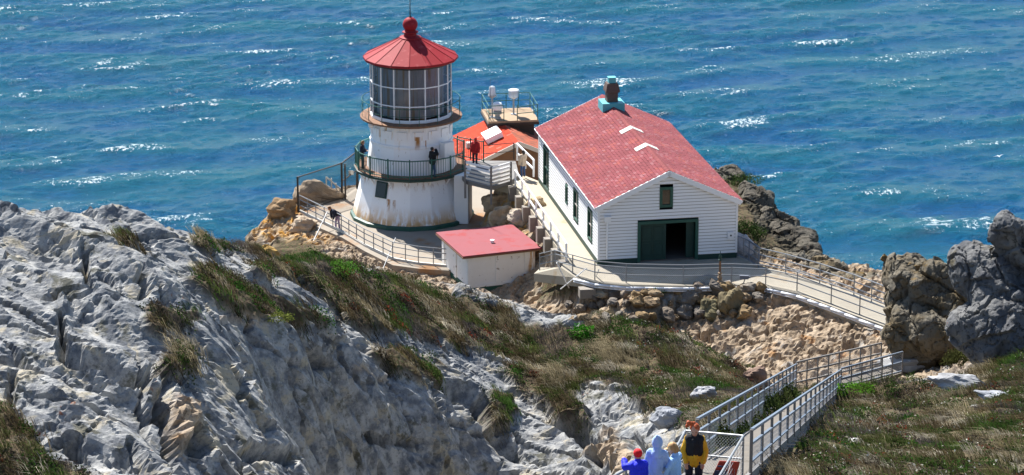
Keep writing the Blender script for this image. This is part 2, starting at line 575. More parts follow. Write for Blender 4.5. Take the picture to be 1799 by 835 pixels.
# gully between the spur and the headland, and the headland itself
for u_, h_, z_ in ((440,131,7.5),(540,139,6.3),(640,146,4.0),(700,151,1.6),(780,153.5,.4),(860,152.5,.2),(920,149,.8),(1000,147,.9),(1060,145.6,.9),(1120,145,.7),(1200,144.2,.3),(1300,141.4,1.1),(1400,140,1.5),(1480,139,2.0),(1540,138,2.5)):
    q = P(u_, 550, hd=h_); W_(q[0], q[1], z_)
for u_, v_, z_ in ((1100,512,2.5),(1180,512,2.5),(1260,514,2.5),(1360,520,2.45),(1460,555,2.4),(1550,590,2.5),(1000,500,1.7),(960,500,.6)):
    q = P(u_, v_, z=z_); W_(*q)
for u_, v_, z_ in ((1300,565,1.8),(1400,580,2.0),(1480,600,2.15),(1350,610,1.6),(1200,548,1.5),(1100,540,1.4),(1010,530,.9)):
    q = P(u_, v_, z=z_); W_(*q)
for x, y, z in ((0,0,0),(-5,-2,0),(-5,3,0),(3,-9,0),(0,6,-.2),(5,5,-.6),(4,-6,0.1),(7,-17,-.3),(4,-18,-.4),(8.3,-14.5,1.0),(6.3,-8.5,1.5),(5.8,-4.5,1.6),(6.3,-1.5,1.9),(9.5,-12,2.75),(12,-16,2.6),(16,-12,2.6),(12,-4,2.6),(9,4,.3),(6,14,-2.8),(12,20,-2.8),(2,18,-3.0),(15.5,3,1.6),(19.5,-10,2.6),(20,-17,2.6),(22,-21,2.6),(17,-22,2.7),(24,-26,2.6),(27,-30,2.6),(28.5,-34,2.9),(32,-36,4.2),(-9,0,-.3),(-9.5,-5,-1.2),(-8,-10,-.8),(-5.5,-9,.1),(-4,-14,.2),(-1,-14.5,.1),(-7,-16,.4),(-9,-22,1.8),(-7,-32,5.5)):
    W_(x, y, z)
for u_, v_, h_ in ((1270,305,172.5),(1330,352,168),(1380,395,164.5),(1440,445,160)): pts.append(P(u_, v_, hd=h_))
for u_, v_, h_ in ((1380,450,157),(1450,475,154.5),(1530,480,153),(1580,480,151)): pts.append(P(u_, v_, hd=h_))
PT = np.array(pts)

def tps_fit(P2, val, lam=.02):
    n = len(P2); S = 20.0
    q = P2 / S
    d2 = ((q[:, None] - q[None]) ** 2).sum(-1)
    K = np.where(d2 > 0, .5 * d2 * np.log(d2 + 1e-12), 0) + lam * np.eye(n) * .02
    A = np.zeros((n + 3, n + 3)); A[:n, :n] = K
    A[:n, n] = 1; A[:n, n + 1:] = q; A[n, :n] = 1; A[n + 1:, :n] = q.T
    wv = np.linalg.solve(A, np.concatenate([val, np.zeros(3)]))
    def ev(x, y):
        sh = x.shape; x = x.ravel() / S; y = y.ravel() / S
        out = np.empty(len(x))
        for i in range(0, len(x), 40000):
            xx, yy = x[i:i + 40000], y[i:i + 40000]
            e2 = (xx[:, None] - q[None, :, 0]) ** 2 + (yy[:, None] - q[None, :, 1]) ** 2
            out[i:i + 40000] = (.5 * e2 * np.log(e2 + 1e-12)) @ wv[:n] + wv[n] + wv[n + 1] * xx + wv[n + 2] * yy
        return out.reshape(sh)
    return ev
TPS = tps_fit(PT[:, :2], PT[:, 2])

COAST = [(-70,-58),(-24,-60),(-13.5,-62.5),(-8.6,-57),(-7.0,-52),(-8.2,-45),(-9.2,-30),(-10.8,-18),(-11.2,-6),(-8.6,2),(-7.2,6),(-4.5,9),(-1.5,16),(0,26),(16,28),(16.5,8),(18.3,3),(19.6,0),(21.6,-5),(23.2,-10.5),(25,-15.5),(27.5,-19.5),(31,-22),(34,-27),(40,-34),(70,-46),(90,-260),(-90,-260)]

def bilin(G, x0, y0, st, x, y):
    fx = np.clip((x - x0) / st, 0, G.shape[1] - 1.001); fy = np.clip((y - y0) / st, 0, G.shape[0] - 1.001)
    ix, iy = fx.astype(int), fy.astype(int); tx, ty = fx - ix, fy - iy
    return (G[iy, ix] * (1 - tx) + G[iy, ix + 1] * tx) * (1 - ty) + (G[iy + 1, ix] * (1 - tx) + G[iy + 1, ix + 1] * tx) * ty

# coarse tables of the smooth ground (0.4 m)
GX0, GY0, GS = -46.0, -176.0, 0.4
gx, gy = np.meshgrid(np.arange(GX0, 62, GS), np.arange(GY0, 40, GS))
Zb = TPS(gx, gy)
COD = np.where(inpoly(gx, gy, COAST), 0.0, polydist(gx, gy, COAST, True))

TERR = [P(519,380,z=0)[:2], P(560,400,z=0)[:2], P(600,417,z=0)[:2], P(640,441,z=0)[:2], P(690,466,z=0)[:2], P(735,472,z=0)[:2], P(790,476,z=0)[:2], (4.7,-9.6), (4.2,-5.5), (4.6,-2.2), (5.6,1.0), (6.4,4), (3.5,6.6), (-1.5,7.4), (-4.0,5.9)]
TERR = [tuple(map(float, p)) for p in TERR]
def wp(u, v, z): q = P(u, v, z=z); return (float(q[0]), float(q[1]))
HC, HA, HW, HL, HH, HR = (10.778, -19.405), 0.182, 7.70, 16.94, 3.27, 5.03
ca, sa = math.cos(HA), math.sin(HA)
def hl(x, y, z=0.0): return (HC[0] + ca * x - sa * y, HC[1] + sa * x + ca * y, Z_H + z)
ZP = 2.80
FRONT = [wp(985,470,ZP), wp(1012,488,ZP), wp(1045,496,ZP), wp(1100,501,ZP), wp(1200,503,ZP), wp(1285,501,ZP), wp(1340,503,ZP), wp(1400,516,ZP), wp(1460,538,ZP), wp(1510,557,ZP), wp(1568,578,ZP), wp(1640,600,ZP), wp(1660,560,ZP), wp(1565,540,ZP), wp(1500,515,ZP), wp(1440,495,ZP), wp(1380,478,ZP), wp(1333,468,ZP), hl(HW + .25, 1.0)[:2], hl(HW - .2, .5)[:2], hl(.3, .5)[:2], hl(-.02, 1.2)[:2], hl(-1.55, 1.2)[:2]]
WALK = [hl(-1.55, 1.15)[:2], hl(-.005, 1.15)[:2], hl(-.005, HL + .2)[:2], hl(-.6, HL + 1.6)[:2], hl(-3.0, HL + 1.2)[:2], hl(-1.62, HL - 1.0)[:2]]

def lerp_mask(Z, x, y, poly, zt, wdt):
    m = soft(x, y, poly, wdt)
    return Z * (1 - m) + zt * m
for poly, zt, wd in ((TERR, -.22, .5), (FRONT, ZP - .25, .5), (WALK, ZP - .2, .4), ([hl(-.1, -.1)[:2], hl(HW, -.1)[:2], hl(HW, HL)[:2], hl(-.1, HL)[:2]], ZP - .2, .5)):
    Zb = lerp_mask(Zb, gx, gy, poly, zt, wd)
Zb = Zb - np.where(COD > 0, np.minimum(COD * 1.5 + .12 * COD ** 2, 110), 0)
lim_ = CAM[2] - (gy + 173.0) * math.tan(RAD(21.75)) - .5
lim_ = np.where((gy < -112) & (gy > -172), lim_, 1e3)
Zb = np.minimum(Zb, lim_)
Zb = np.maximum(Zb, SEA_Z - 6)

def ground0(x, y):
    x, y = np.asarray(x, float), np.asarray(y, float)
    return bilin(Zb, GX0, GY0, GS, x, y)

def hit(u, v, h0=55.0, h1=200.0, up=0.0):
    """first point of the smooth ground on a line of sight of the photograph"""
    h = np.arange(h0, h1, .1)
    a = P(u, v, hd=1.0) - CAM
    X, Y, Z = CAM[0] + a[0] * h, CAM[1] + a[1] * h, CAM[2] + a[2] * h
    g = ground0(X, Y)
    k = np.argmax(g >= Z)
    return np.array([X[k], Y[k], g[k] + up])

# ---- masks of what covers the ground (regions found in the photograph, on the ground itself)
GRASS = [
 [(468,432),(500,418),(530,424),(600,452),(660,477),(720,494),(800,514),(870,537),(930,566),(1000,575),(1040,556),(1100,560),(1180,588),(1260,622),(1320,655),(1345,690),(1330,745),(1250,762),(1205,745),(1150,722),(1110,690),(1050,668),(1000,690),(960,650),(890,630),(800,606),(740,588),(690,580),(630,560),(575,520),(520,480)],
 [(340,470),(430,480),(520,535),(592,562),(580,580),(500,560),(425,540),(360,508)],
 [(645,612),(720,610),(770,640),(790,668),(740,664),(690,642)],
 [(-60,690),(10,706),(50,745),(85,800),(160,835),(200,900),(-60,900)],
 [(1210,766),(1300,720),(1400,690),(1500,672),(1560,664),(1640,672),(1720,650),(1799,610),(1900,580),(1900,960),(1200,960)],
 [(200,400),(245,410),(240,424),(205,418)], [(345,414),(395,420),(395,432),(350,428)], [(392,418),(470,432),(500,447),(440,446)], [(545,470),(500,480),(440,470),(450,460)],
 [(868,640),(960,655),(1010,690),(1030,730),(990,722),(930,690)], [(862,690),(900,690),(905,735),(872,735)],
 [(250,535),(345,545),(350,565),(270,580)], [(285,610),(345,600),(350,640),(300,650)],
 [(1270,308),(1300,318),(1330,400),(1380,430),(1300,430),(1280,400)],
 [(1020,502),(1250,508),(1250,514),(1020,514)], [(945,480),(1030,500),(1040,520),(950,530)],
]
SAND = [
 [(600,430),(690,470),(780,478),(800,500),(790,520),(720,492),(660,470)], [(835,330),(900,310),(1000,440),(990,470),(950,480),(930,440),(835,400)],
 [(1000,505),(1290,505),(1400,520),(1570,580),(1560,640),(1400,645),(1330,690),(1290,660),(1200,600),(1100,560),(1000,520)],
 [(400,545),(470,555),(440,565)], [(420,500),(470,505),(480,560),(430,545)], [(318,690),(345,700),(345,720),(335,790),(318,760)],
 [(640,645),(690,660),(640,655)], [(1060,740),(1110,790),(1090,835),(1040,790)], [(1560,540),(1640,560),(1640,660),(1560,660)],
]
ORANGE = [[(415,400),(440,370),(480,345),(525,345),(530,400),(580,420),(560,432),(470,425)], [(840,330),(890,315),(930,400),(860,420)]]
CARVE = [  # ledges, clefts and hollows: line in the photograph, half width px, depth m
 ([(108,612),(190,628),(250,650),(296,640)], 13, .75), ([(105,535),(112,600)], 7, .6), ([(252,480),(262,500)], 9, .5), ([(292,690),(300,715)], 15, .8),
 ([(352,745),(372,775)], 17, .8), ([(128,760),(140,800)], 14, .7), ([(556,628),(575,640)], 12, .7), ([(300,640),(312,760),(330,835)], 12, .5),
 ([(420,590),(438,640),(428,700)], 6, .4), ([(700,650),(640,600),(560,590)], 7, .25), ([(180,470),(220,500)], 7, .4), ([(148,440),(160,490)], 7, .5),
 ([(150,390),(240,405)], 6, .35), ([(640,765),(740,778)], 8, .4), ([(446,780),(490,790),(520,800)], 14, .55), ([(852,700),(870,740),(905,780)], 20, .9), ([(780,670),(830,690),(850,705)], 16, .8), ([(1000,730),(1035,760),(1045,800)], 18, .9),
 ([(1110,690),(1180,700)], 7, .4), ([(480,500),(500,520)], 12, .5), ([(235,760),(262,790)], 10, .4), ([(560,660),(570,730)], 5, .3), ([(20,700),(24,650)], 8, .4), ([(1110,770),(1130,800)], 14, .6),
]
RES = 0.125
xs = np.arange(-30.0, 46.0, RES); ys = np.arange(-121.0, 24.0, RES)
X, Y = np.meshgrid(xs, ys)
Z = ground0(X, Y)
U, V = project(X, Y, Z)
wu, wv = fbm2(X * .8, Y * .8, 3, 3) * 26, fbm2(X * .8, Y * .8, 3, 8) * 16
mG = np.zeros_like(X); mS = np.zeros_like(X); mO = np.zeros_like(X)
for q in GRASS: mG = np.maximum(mG, soft(U + wu * .7, V + wv * .7, q, 6))
for q in SAND: mS = np.maximum(mS, soft(U + wu, V + wv, q, 10))
for q in ORANGE: mO = np.maximum(mO, soft(U + wu, V + wv, q, 10))
flat = np.zeros_like(X)
for q, wd in ((TERR, .35), (FRONT, .35), (WALK, .3)): flat = np.maximum(flat, soft(X, Y, q, wd))
stl = np.minimum(polydist(X, Y, [tuple(S0[:2]), tuple(S1[:2])]), polydist(X, Y, [tuple(S1[:2]), tuple(S2[:2])]))
nearstair = 1 - sstep(1.0, 1.7, stl)
head = sstep(-31, -27, Y - .15 * X) * 1.0          # the headland is tawny, the near spur grey
headS = np.maximum(np.maximum(mS, sstep(-34, -30, Y - .12 * X)), sstep(15, 18, X) * sstep(-43, -39, Y))
cliff = sstep(.2, 2.5, bilin(COD, GX0, GY0, GS, X, Y))

# ---- relief of the bedrock
def facets(x, y, seed, tilt=.5, step=.5):
    """broken rock: every cell is a tilted plane of its own"""
    ix, iy = np.floor(x), np.floor(y)
    z0 = np.zeros_like(ix)
    best = np.full(x.shape, 9.0); out = np.zeros_like(x); sec = np.full(x.shape, 9.0)
    for a in (-1, 0, 1):
        for b in (-1, 0, 1):
            ca_, cb_ = ix + a, iy + b
            px = ca_ + .15 + .7 * _h(ca_, cb_, z0, seed); py = cb_ + .15 + .7 * _h(ca_, cb_, z0, seed + 5)
            d = (px - x) ** 2 + (py - y) ** 2
            hh_ = (_h(ca_, cb_, z0, seed + 9) - .5) * 2 * step + tilt * ((_h(ca_, cb_, z0, seed + 13) - .5) * 2 * (x - px) + (_h(ca_, cb_, z0, seed + 17) - .5) * 2 * (y - py))
            m_ = d < best
            sec = np.where(m_, best, np.minimum(sec, d))
            out = np.where(m_, hh_, out); best = np.where(m_, d, best)
    return out, np.sqrt(sec) - np.sqrt(best)

sd = np.array([.62, -.70, -.22]); sd /= np.linalg.norm(sd)
a_ = X * .92 - Y * .39
b_ = X * .39 + Y * .92
h = fbm3(a_ / 6.5, b_ / 1.9, Z / 2.6, 3, 11) * .16 + noise2(a_ / 11, b_ / 2.8, 12) * .62 + noise2(a_ / 5, b_ / 1.3, 13) * .22 - .22
lw = b_ / 1.75 + fbm2(a_ / 7, b_ / 7, 3, 21) * 1.4 + fbm2(a_ / 1.2, b_ / 1.2, 2, 22) * .07 + Z * .25
sawt = lw - np.floor(lw)
h += (np.where(sawt < .89, sawt / .89, (1 - sawt) / .11) - .5) * (.11 + .38 * sstep(-.05, .40, noise2(a_ / 5.5, b_ / 3.5, 31)))
lw2 = b_ / .52 + fbm2(a_ / 2.6, b_ / 2.0, 3, 41) * 1.2
s2_ = lw2 - np.floor(lw2)
h += (np.where(s2_ < .82, s2_ / .82, (1 - s2_) / .18) - .5) * .085 * sstep(-.15, .3, noise2(a_ / 3.2, b_ / 1.4, 51))
lw3 = a_ / 3.1 + fbm2(a_ / 4, b_ / 4, 3, 43) * 1.1
s3_ = lw3 - np.floor(lw3)
h += (np.where(s3_ < .93, s3_ / .93, (1 - s3_) / .07) - .5) * .18 * sstep(.05, .35, noise2(a_ / 4.0, b_ / 2.4, 53))
w1, w2 = fbm2(X / 2.5, Y / 2.5, 3, 201) * .45, fbm2(X / 2.5, Y / 2.5, 3, 205) * .45
f1, e1 = facets(a_ / 3.4 + w1, b_ / 1.5 + w2, 211, .55, .40)
h += f1 * .11 - .08 * (1 - sstep(0, .07, e1))
f2, e2 = facets(a_ / 1.15 + w1 * 1.6, b_ / .55 + w2 * 1.6, 221, .5, .35)
h += (f2 * .065 - .03 * (1 - sstep(0, .10, e2))) * sstep(-.25, .25, noise2(X / 2.8, Y / 2.8, 225))
f3, e3 = facets(a_ / .45 + w1 * 3, b_ / .26 + w2 * 3, 231, .5, .3)
h += f3 * .014 * sstep(-.1, .3, noise2(X / 1.9, Y / 1.9, 235))
cr = np.abs(noise3(a_ / 9.0, b_ / 2.2, Z / 3.0, 61))
h -= .65 * (1 - sstep(.0, .04, cr))
cr = np.abs(noise3(a_ / 1.3 + 5, b_ / 2.6, Z / 1.6, 62))
h -= .24 * (1 - sstep(.0, .045, cr)) * sstep(-.1, .2, noise2(X / 3, Y / 3, 63))
pit = cell2(a_ / .85, b_ / .6, 71)
h -= .30 * (1 - sstep(.08, .34, pit)) * sstep(.1, .4, noise2(X / 2.4, Y / 2.4, 72))
pit = cell2(a_ / .36, b_ / .27, 73)
h -= .07 * (1 - sstep(.06, .42, pit)) * sstep(-.15, .3, noise2(X / 1.4, Y / 1.4, 74))
h += fbm3(X / .7, Y / .7, Z / .7, 3, 81) * .035
for line, wd, dep in CARVE:
    d = polydist(U + wu * .22, V + wv * .22, line)
    h -= dep * 1.5 * (1 - sstep(wd * .25, wd * 1.05, d))
# broken tawny rock of the headland
f4, e4 = facets(X / 1.3 + w1, Y / 1.3 + w2, 241, .6, .45)
f5, e5 = facets(X / .48 + w1 * 2, Y / .42 + w2 * 2, 251, .6, .4)
vr_ = sstep(-.35, .35, noise2(X / 3.4, Y / 3.4, 261))
hh = -.12 + f4 * (.12 + .30 * vr_) + f5 * (.08 + .16 * sstep(-.3, .3, noise2(X / 1.5, Y / 1.5, 263))) - .13 * (1 - sstep(0, .12, e5)) - .1 * (1 - sstep(0, .08, e4))
hh += fbm3(X / 2.2, Y / 2.2, Z / 1.6, 4, 101) * .12
cr = cell2(X / .8 + .4 * noise2(X, Y, 5), Y / .8, 103)
lw = b_ / .8 + fbm2(a_ / 2, b_ / 2, 3, 109) * 1.2; sw = lw - np.floor(lw)
hh += (np.where(sw < .84, sw / .84, (1 - sw) / .16) - .5) * .26 * sstep(-.1, .3, noise2(X / 2.5, Y / 2.5, 111))
hh -= .22 * (1 - sstep(0, .07, np.abs(noise3(X / 1.6, Y / 1.6, Z / 1.2, 105))))
hh += fbm3(X / .5, Y / .5, Z / .5, 2, 107) * .12
soil = fbm2(X / 1.6, Y / 1.6, 4, 121) * .22
amp = (1 - flat) * (1 - nearstair)
D = (h * (1 - headS) + hh * headS) * (1 - mG) * amp + soil * mG * amp
D = D * (1 + cliff * .8)
Zs = np.array(Z)
gyv, gxv = np.gradient(bilin(Zb, GX0, GY0, GS, X, Y), RES)
nl = np.sqrt(1 + gxv ** 2 + gyv ** 2)
VX, VY, VZ = X - gxv / nl * D, Y - gyv / nl * D, Z + D / nl
edge_a, edge_b = len(xs), len(ys)
VV = np.stack([VX, VY, VZ], -1).reshape(-1, 3)
idx = np.arange(edge_a * edge_b).reshape(edge_b, edge_a)
FF = np.stack([idx[:-1, :-1], idx[:-1, 1:], idx[1:, 1:], idx[1:, :-1]], -1).reshape(-1, 4)
keep = (VV[FF[:, 0], 2] > SEA_Z - 5)
FF = FF[keep]
mD = soft(U + wu * .6, V + wv * .6, [(1258,296),(1310,305),(1400,392),(1455,446),(1375,446),(1300,455),(1285,400)], 10)
mask = np.stack([mG, headS, mO, mD], -1).reshape(-1, 4)

# ground material
t = NT('headland_ground')
g = t.coord('World')
at = t.n('ShaderNodeAttribute', attribute_name='cover')
sp = t.n('ShaderNodeSeparateColor'); t.link(at.outputs['Color'], sp.inputs[0])
G_, S_, O_ = sp.outputs[0], sp.outputs[1], sp.outputs[2]
big = t.noise(g, .35, 6, .6); mid = t.noise(g, 1.6, 7, .65); fine = t.noise(g, 7, 6, .7); grain = t.noise(g, 26, 4, .7)
grey = t.mix(t.ramp(mid, .36, .64), (.15, .158, .17), (.40, .395, .375))
grey = t.mix(t.ramp(t.noise(g, .55, 7, .68, (1, 1, 1), .8), .52, .64), grey, (.40, .355, .27))
grey = t.mix(t.math('MULTIPLY', t.ramp(fine, .55, .66), .55), grey, (.05, .052, .052))
grey = t.mix(t.math('MULTIPLY', t.ramp(t.noise(g, 2.6, 6, .7, dist=.6), .60, .68), .8), grey, (.42, .41, .37))
grey = t.mix(t.math('MULTIPLY', t.ramp(t.noise(g, .9, 6, .7), .54, .66), .85), grey, (.095, .092, .066))
grey = t.mix(t.math('MULTIPLY', t.ramp(t.noise(g, 1.1, 5, .7, (1, 1, .3)), .665, .72), .85), grey, (.22, .075, .035))
tan_ = t.mix(t.ramp(mid, .35, .65), (.26, .195, .13), (.44, .345, .245))
tan_ = t.mix(t.ramp(fine, .54, .66), tan_, (.13, .095, .065))
tan_ = t.mix(t.ramp(t.noise(g, .8, 6, .65), .55, .66), tan_, (.30, .285, .26))
tan_ = t.mix(t.ramp(t.noise(g, .6, 4, .6), .58, .7), tan_, (.34, .19, .085))
soilc = t.mix(t.ramp(mid, .4, .6), (.060, .042, .026), (.13, .095, .055))
soilc = t.mix(t.ramp(fine, .5, .62), soilc, (.05, .065, .022))
orng = t.mix(t.ramp(mid, .4, .6), (.50, .26, .055), (.40, .30, .19))
c = t.mix(S_, grey, tan_)
c = t.mix(t.math('MULTIPLY', O_, t.ramp(t.noise(g, 1.2, 5, .6), .42, .52)), c, orng)
c = t.mix(t.math('MULTIPLY', at.outputs['Alpha'], t.ramp(mid, .30, .5, .6, 1.0)), c, t.mix(t.ramp(fine, .4, .6), (.035, .032, .022), (.085, .075, .055)))
c = t.mix(G_, c, soilc)
hb = t.math('ADD', t.math('MULTIPLY', fine, .9), t.math('MULTIPLY', grain, .45))
hb = t.math('ADD', hb, t.math('MULTIPLY', mid, .7))
t.pbr(c, .92, 0, t.bump(hb, .8, .075), .1)

me = np_mesh('headland', VV, FF, 'headland_ground', {'cover': mask}, smooth=False)
GROUND = link_mesh('headland_ground', me)
GROUND['kind'] = 'structure'

# the same ground, coarser, towards the viewpoint and out to both sides
def far_ground(name, x0, x1, y0, y1, st):
    a, b = np.arange(x0, x1 + .01, st), np.arange(y0, y1 + .01, st)
    A, B = np.meshgrid(a, b)
    zz = ground0(A, B) + fbm2(A / 3, B / 3, 4, 131) * .35
    # tuck the edges under the fine mesh
    ov = (A > -29.5) & (A < 45.5) & (B > -120.5) & (B < 23.5)
    zz = np.where(ov, zz - .8, zz)
    ii = np.arange(A.size).reshape(A.shape)
    f = np.stack([ii[:-1, :-1], ii[:-1, 1:], ii[1:, 1:], ii[1:, :-1]], -1).reshape(-1, 4)
    inner = (A > -28) & (A < 44) & (B > -119) & (B < 22)
    f = f[~inner.ravel()[f].any(1)]
    m = np.zeros((A.size, 4)); m[:, 0] = 1
    o = link_mesh(name, np_mesh(name, np.stack([A, B, zz], -1).reshape(-1, 3), f, 'headland_ground', {'cover': m}))
    o['kind'] = 'structure'
far_ground('hillside_ground', -45, 60, -175, 36, .8)

def gz(x, y):
    """height of the finished ground (with relief)"""
    x, y = np.asarray(x, float), np.asarray(y, float)
    ok = (x > xs[0]) & (x < xs[-2]) & (y > ys[0]) & (y < ys[-2])
    return np.where(ok, bilin(VZ, xs[0], ys[0], RES, x, y), ground0(x, y))

# ------------------------------------------------------------------ sea
def spaced(lo, a, b, hi, st, n):
    gl = a - np.geomspace(st, a - lo, n)[::-1]
    gr = b + np.geomspace(st, hi - b, n)
    return np.concatenate([gl, np.arange(a, b, st), gr])
sxs = spaced(-25000, -150, 165, 25000, .6, 40)
sys_ = spaced(-900, 205, 520, 40000, .55, 40)
SX, SY = np.meshgrid(sxs, sys_)
rg = np.random.default_rng(5)
HX, DX, DY = np.zeros_like(SX), np.zeros_like(SX), np.zeros_like(SX)
core = ((SX > -152) & (SX < 167) & (SY > 203) & (SY < 523))
for k in range(130):
    lam = 1.6 * (22 / 1.6) ** (rg.random() ** 1.35)
    th = -math.pi / 2 + .22 + rg.normal() * .46
    kx, ky = 2 * math.pi / lam * math.cos(th), 2 * math.pi / lam * math.sin(th)
    am = .0098 * lam ** .66 * (.6 + .8 * rg.random())
    ph = rg.random() * 6.283
    arg = kx * SX + ky * SY + ph
    s_, c_ = np.sin(arg), np.cos(arg)
    HX += am * c_
    DX -= math.cos(th) * am * .42 * s_
    DY -= math.sin(th) * am * .42 * s_
fade = np.where(core, 1.0, 0.0)
gust = .6 + .6 * sstep(-.5, .6, fbm2(SX / 60, SY / 40, 3, 301))
hs_ = HX[core].std() * 2.0; HX = hs_ * np.tanh(HX / hs_)
HX *= fade * gust; DX *= fade * gust; DY *= fade * gust
fo = 1.1 * HX / HX[core].std() + .6 * fbm2(SX / 6.0, SY / 3.0, 3, 305)
foam_glint = sstep(.2, 2.3, fo) * (.35 + .65 * sstep(-.25, .35, fbm2(SX / 14, SY / 16, 3, 311))) * fade
cap = sstep(3.05, 3.2, fo) * sstep(.15, .35, fbm2(SX / 2.2, SY / 1.2, 3, 307)) * fade
SV = np.stack([SX + DX, SY + DY, SEA_Z + HX], -1).reshape(-1, 3)
ii = np.arange(SX.size).reshape(SX.shape)
SF = np.stack([ii[:-1, :-1], ii[:-1, 1:], ii[1:, 1:], ii[1:, :-1]], -1).reshape(-1, 4)
fc = np.stack([np.clip(foam_glint, 0, 1), sstep(-.35, .5, HX), cap, foam_glint * 0 + 1], -1).reshape(-1, 4)

t = NT('sea_water')
g = t.coord('World')
at = t.n('ShaderNodeAttribute', attribute_name='foam_glint')
sp = t.n('ShaderNodeSeparateColor'); t.link(at.outputs['Color'], sp.inputs[0])
col = t.mix(t.ramp(t.noise(g, .03, 4, .6, (1, 2, 1)), .35, .65), (.001, .085, .225), (.001, .110, .195))
col = t.mix(t.math('MULTIPLY', sp.outputs[1], .6), col, (.004, .135, .175))
speck = t.noise(g, 1.7, 4, .75, (1.0, .50, 1), .2)
fm = t.ramp(t.math('ADD', t.math('MULTIPLY', sp.outputs[0], .205), speck), .675, .79)  # white specks paint sun sparkle into the water colour, along with foam
fm = t.math('MAXIMUM', fm, t.math('MULTIPLY', sp.outputs[2], t.ramp(t.noise(g, 1.1, 4, .7), .42, .52)))
col = t.mix(fm, col, (.74, .82, .84))
rip = t.math('ADD', t.math('MULTIPLY', t.noise(g, .9, 5, .68, (1, 1.5, 1), .4), 1.0), t.math('MULTIPLY', t.noise(g, 3.0, 4, .65, (1, 1.3, 1)), .5))
rough = t.math('ADD', t.math('MULTIPLY', fm, .5), .22)
bs = t.pbr(col, .14, 0, t.bump(rip, 1.0, 1.15), .26)
t.link(rough, bs.inputs['Roughness'])
bs.inputs['IOR'].default_value = 1.33
so_ = link_mesh('sea', np_mesh('sea', SV, SF, 'sea_water', {'foam_glint': fc}))
so_['kind'] = 'structure'
# ------------------------------------------------------------------ paved surfaces
def slab(name, poly, z0, z1, mat):
    o = MB().prism([tuple(map(float, p)) for p in poly], z0, z1).build(name, mat)
    o['kind'] = 'structure'
    return o
slab('lighthouse_terrace', TERR, -.55, Z_T, 'terrace_concrete')
slab('front_path', FRONT, ZP - .5, ZP, 'concrete')
slab('side_walkway', WALK, ZP - .5, ZP - .004, 'walk_concrete')
# short ramp from the front path down to the terrace behind the shed
rp = [wp(985,470,ZP), wp(1012,488,ZP)]
e0, e1 = P(938,481,z=1.7), P(950,470,z=1.7)
MB().prism([rp[0], rp[1], tuple(e0[:2]), tuple(e1[:2])], [ZP-.5, ZP-.5, 1.25, 1.25], [ZP-.006, ZP-.006, 1.7, 1.7]).build('path_ramp', 'concrete')['kind'] = 'structure'

# ------------------------------------------------------------------ lighthouse
N16 = 16
A16 = -math.pi / 2 - math.atan2(CAM[0], 173) * 0          # one edge of the lantern looks at the viewpoint
LT = thing('lighthouse', 'white sixteen sided lighthouse tower with a red lantern roof and two railed galleries', 'lighthouse', (0, 0, 0))
def poly16(r, z, k, a=A16): return (r * math.cos(a + 2 * math.pi * k / 16), r * math.sin(a + 2 * math.pi * k / 16), z)
MB().lathe([(3.615, .24), (2.93, 3.02)], 16, A16, caps=False).lathe([(2.74, 3.02), (2.50, 4.7), (2.54, 4.74), (2.54, 4.86), (2.47, 4.90), (2.44, 6.1)], 16, A16, caps=False).build('tower_wall', 'tower_paint', LT)
MB().lathe([(3.78, 0), (3.76, .19), (3.64, .25)], 16, A16).build('base_band', 'green_paint', LT)
for k in range(16):
    m = MB()
    a = poly16(2.475, 5.3, k + .5); d = Vector((a[0], a[1], 0)).normalized()
    m.box((a[0] - d.x * .03, a[1] - d.y * .03, 5.5), (.62, .07, .5), rz=math.atan2(d.y, d.x) + math.pi / 2)
    m.build('upper_panel', 'tower_paint', LT)
# lower gallery
GR = 3.46
m = MB().lathe([(2.72, 2.90), (GR - .12, 2.90), (GR, 2.98), (GR, 3.12), (2.7, 3.13)], 16, A16, caps=False)
m.build('gallery_floor', 'rust_deck', LT)
MB().lathe([(GR + .004, 2.93), (GR + .05, 2.95), (GR + .05, 3.09), (GR + .004, 3.11)], 16, A16, caps=False).build('gallery_edge', 'dark_green', LT)
for k in range(16):
    m = MB()
    a, b = poly16(2.9, 2.89, k), poly16(GR - .1, 2.89, k)
    m.bar(a, b, .07, .12)
    m.bar(poly16(3.0, 2.45, k), poly16(GR - .15, 2.86, k), .06, .06)
    m.build('bracket', 'white_trim', LT)
gate = {0, 1}                    # sides left open towards the bridge: index counted from the front edge
open_sides = (3, 4)              # sides facing the bridge
RL = None
for zz, th in ((4.22, .06), (3.24, .035)):
    rail = MB()
    for k in range(16):
        if k in open_sides: continue
        rail.bar(poly16(GR - .06, zz, k), poly16(GR - .06, zz, k + 1), .05, th)
    if RL is None: RL = rail.build('gallery_railing', 'rail_green', LT)
    else: rail.build('rail', 'rail_green', RL)
bal = MB()
for k in range(16):
    if k in open_sides: continue
    a, b = Vector(poly16(GR - .06, 3.14, k)), Vector(poly16(GR - .06, 3.14, k + 1))
    for j in range(1, 8):
        q = a.lerp(b, j / 8); bal.tube(q, q + Vector((0, 0, 1.07)), .014, n=5)
bal.build('balusters', 'rail_green', RL)
for k in range(16):
    if k == 4: continue
    a = Vector(poly16(GR - .06, 3.12, k))
    MB().box(a + Vector((0, 0, .60)), (.075, .075, 1.20), rz=math.atan2(a.y, a.x)).build('post', 'rail_green', RL)
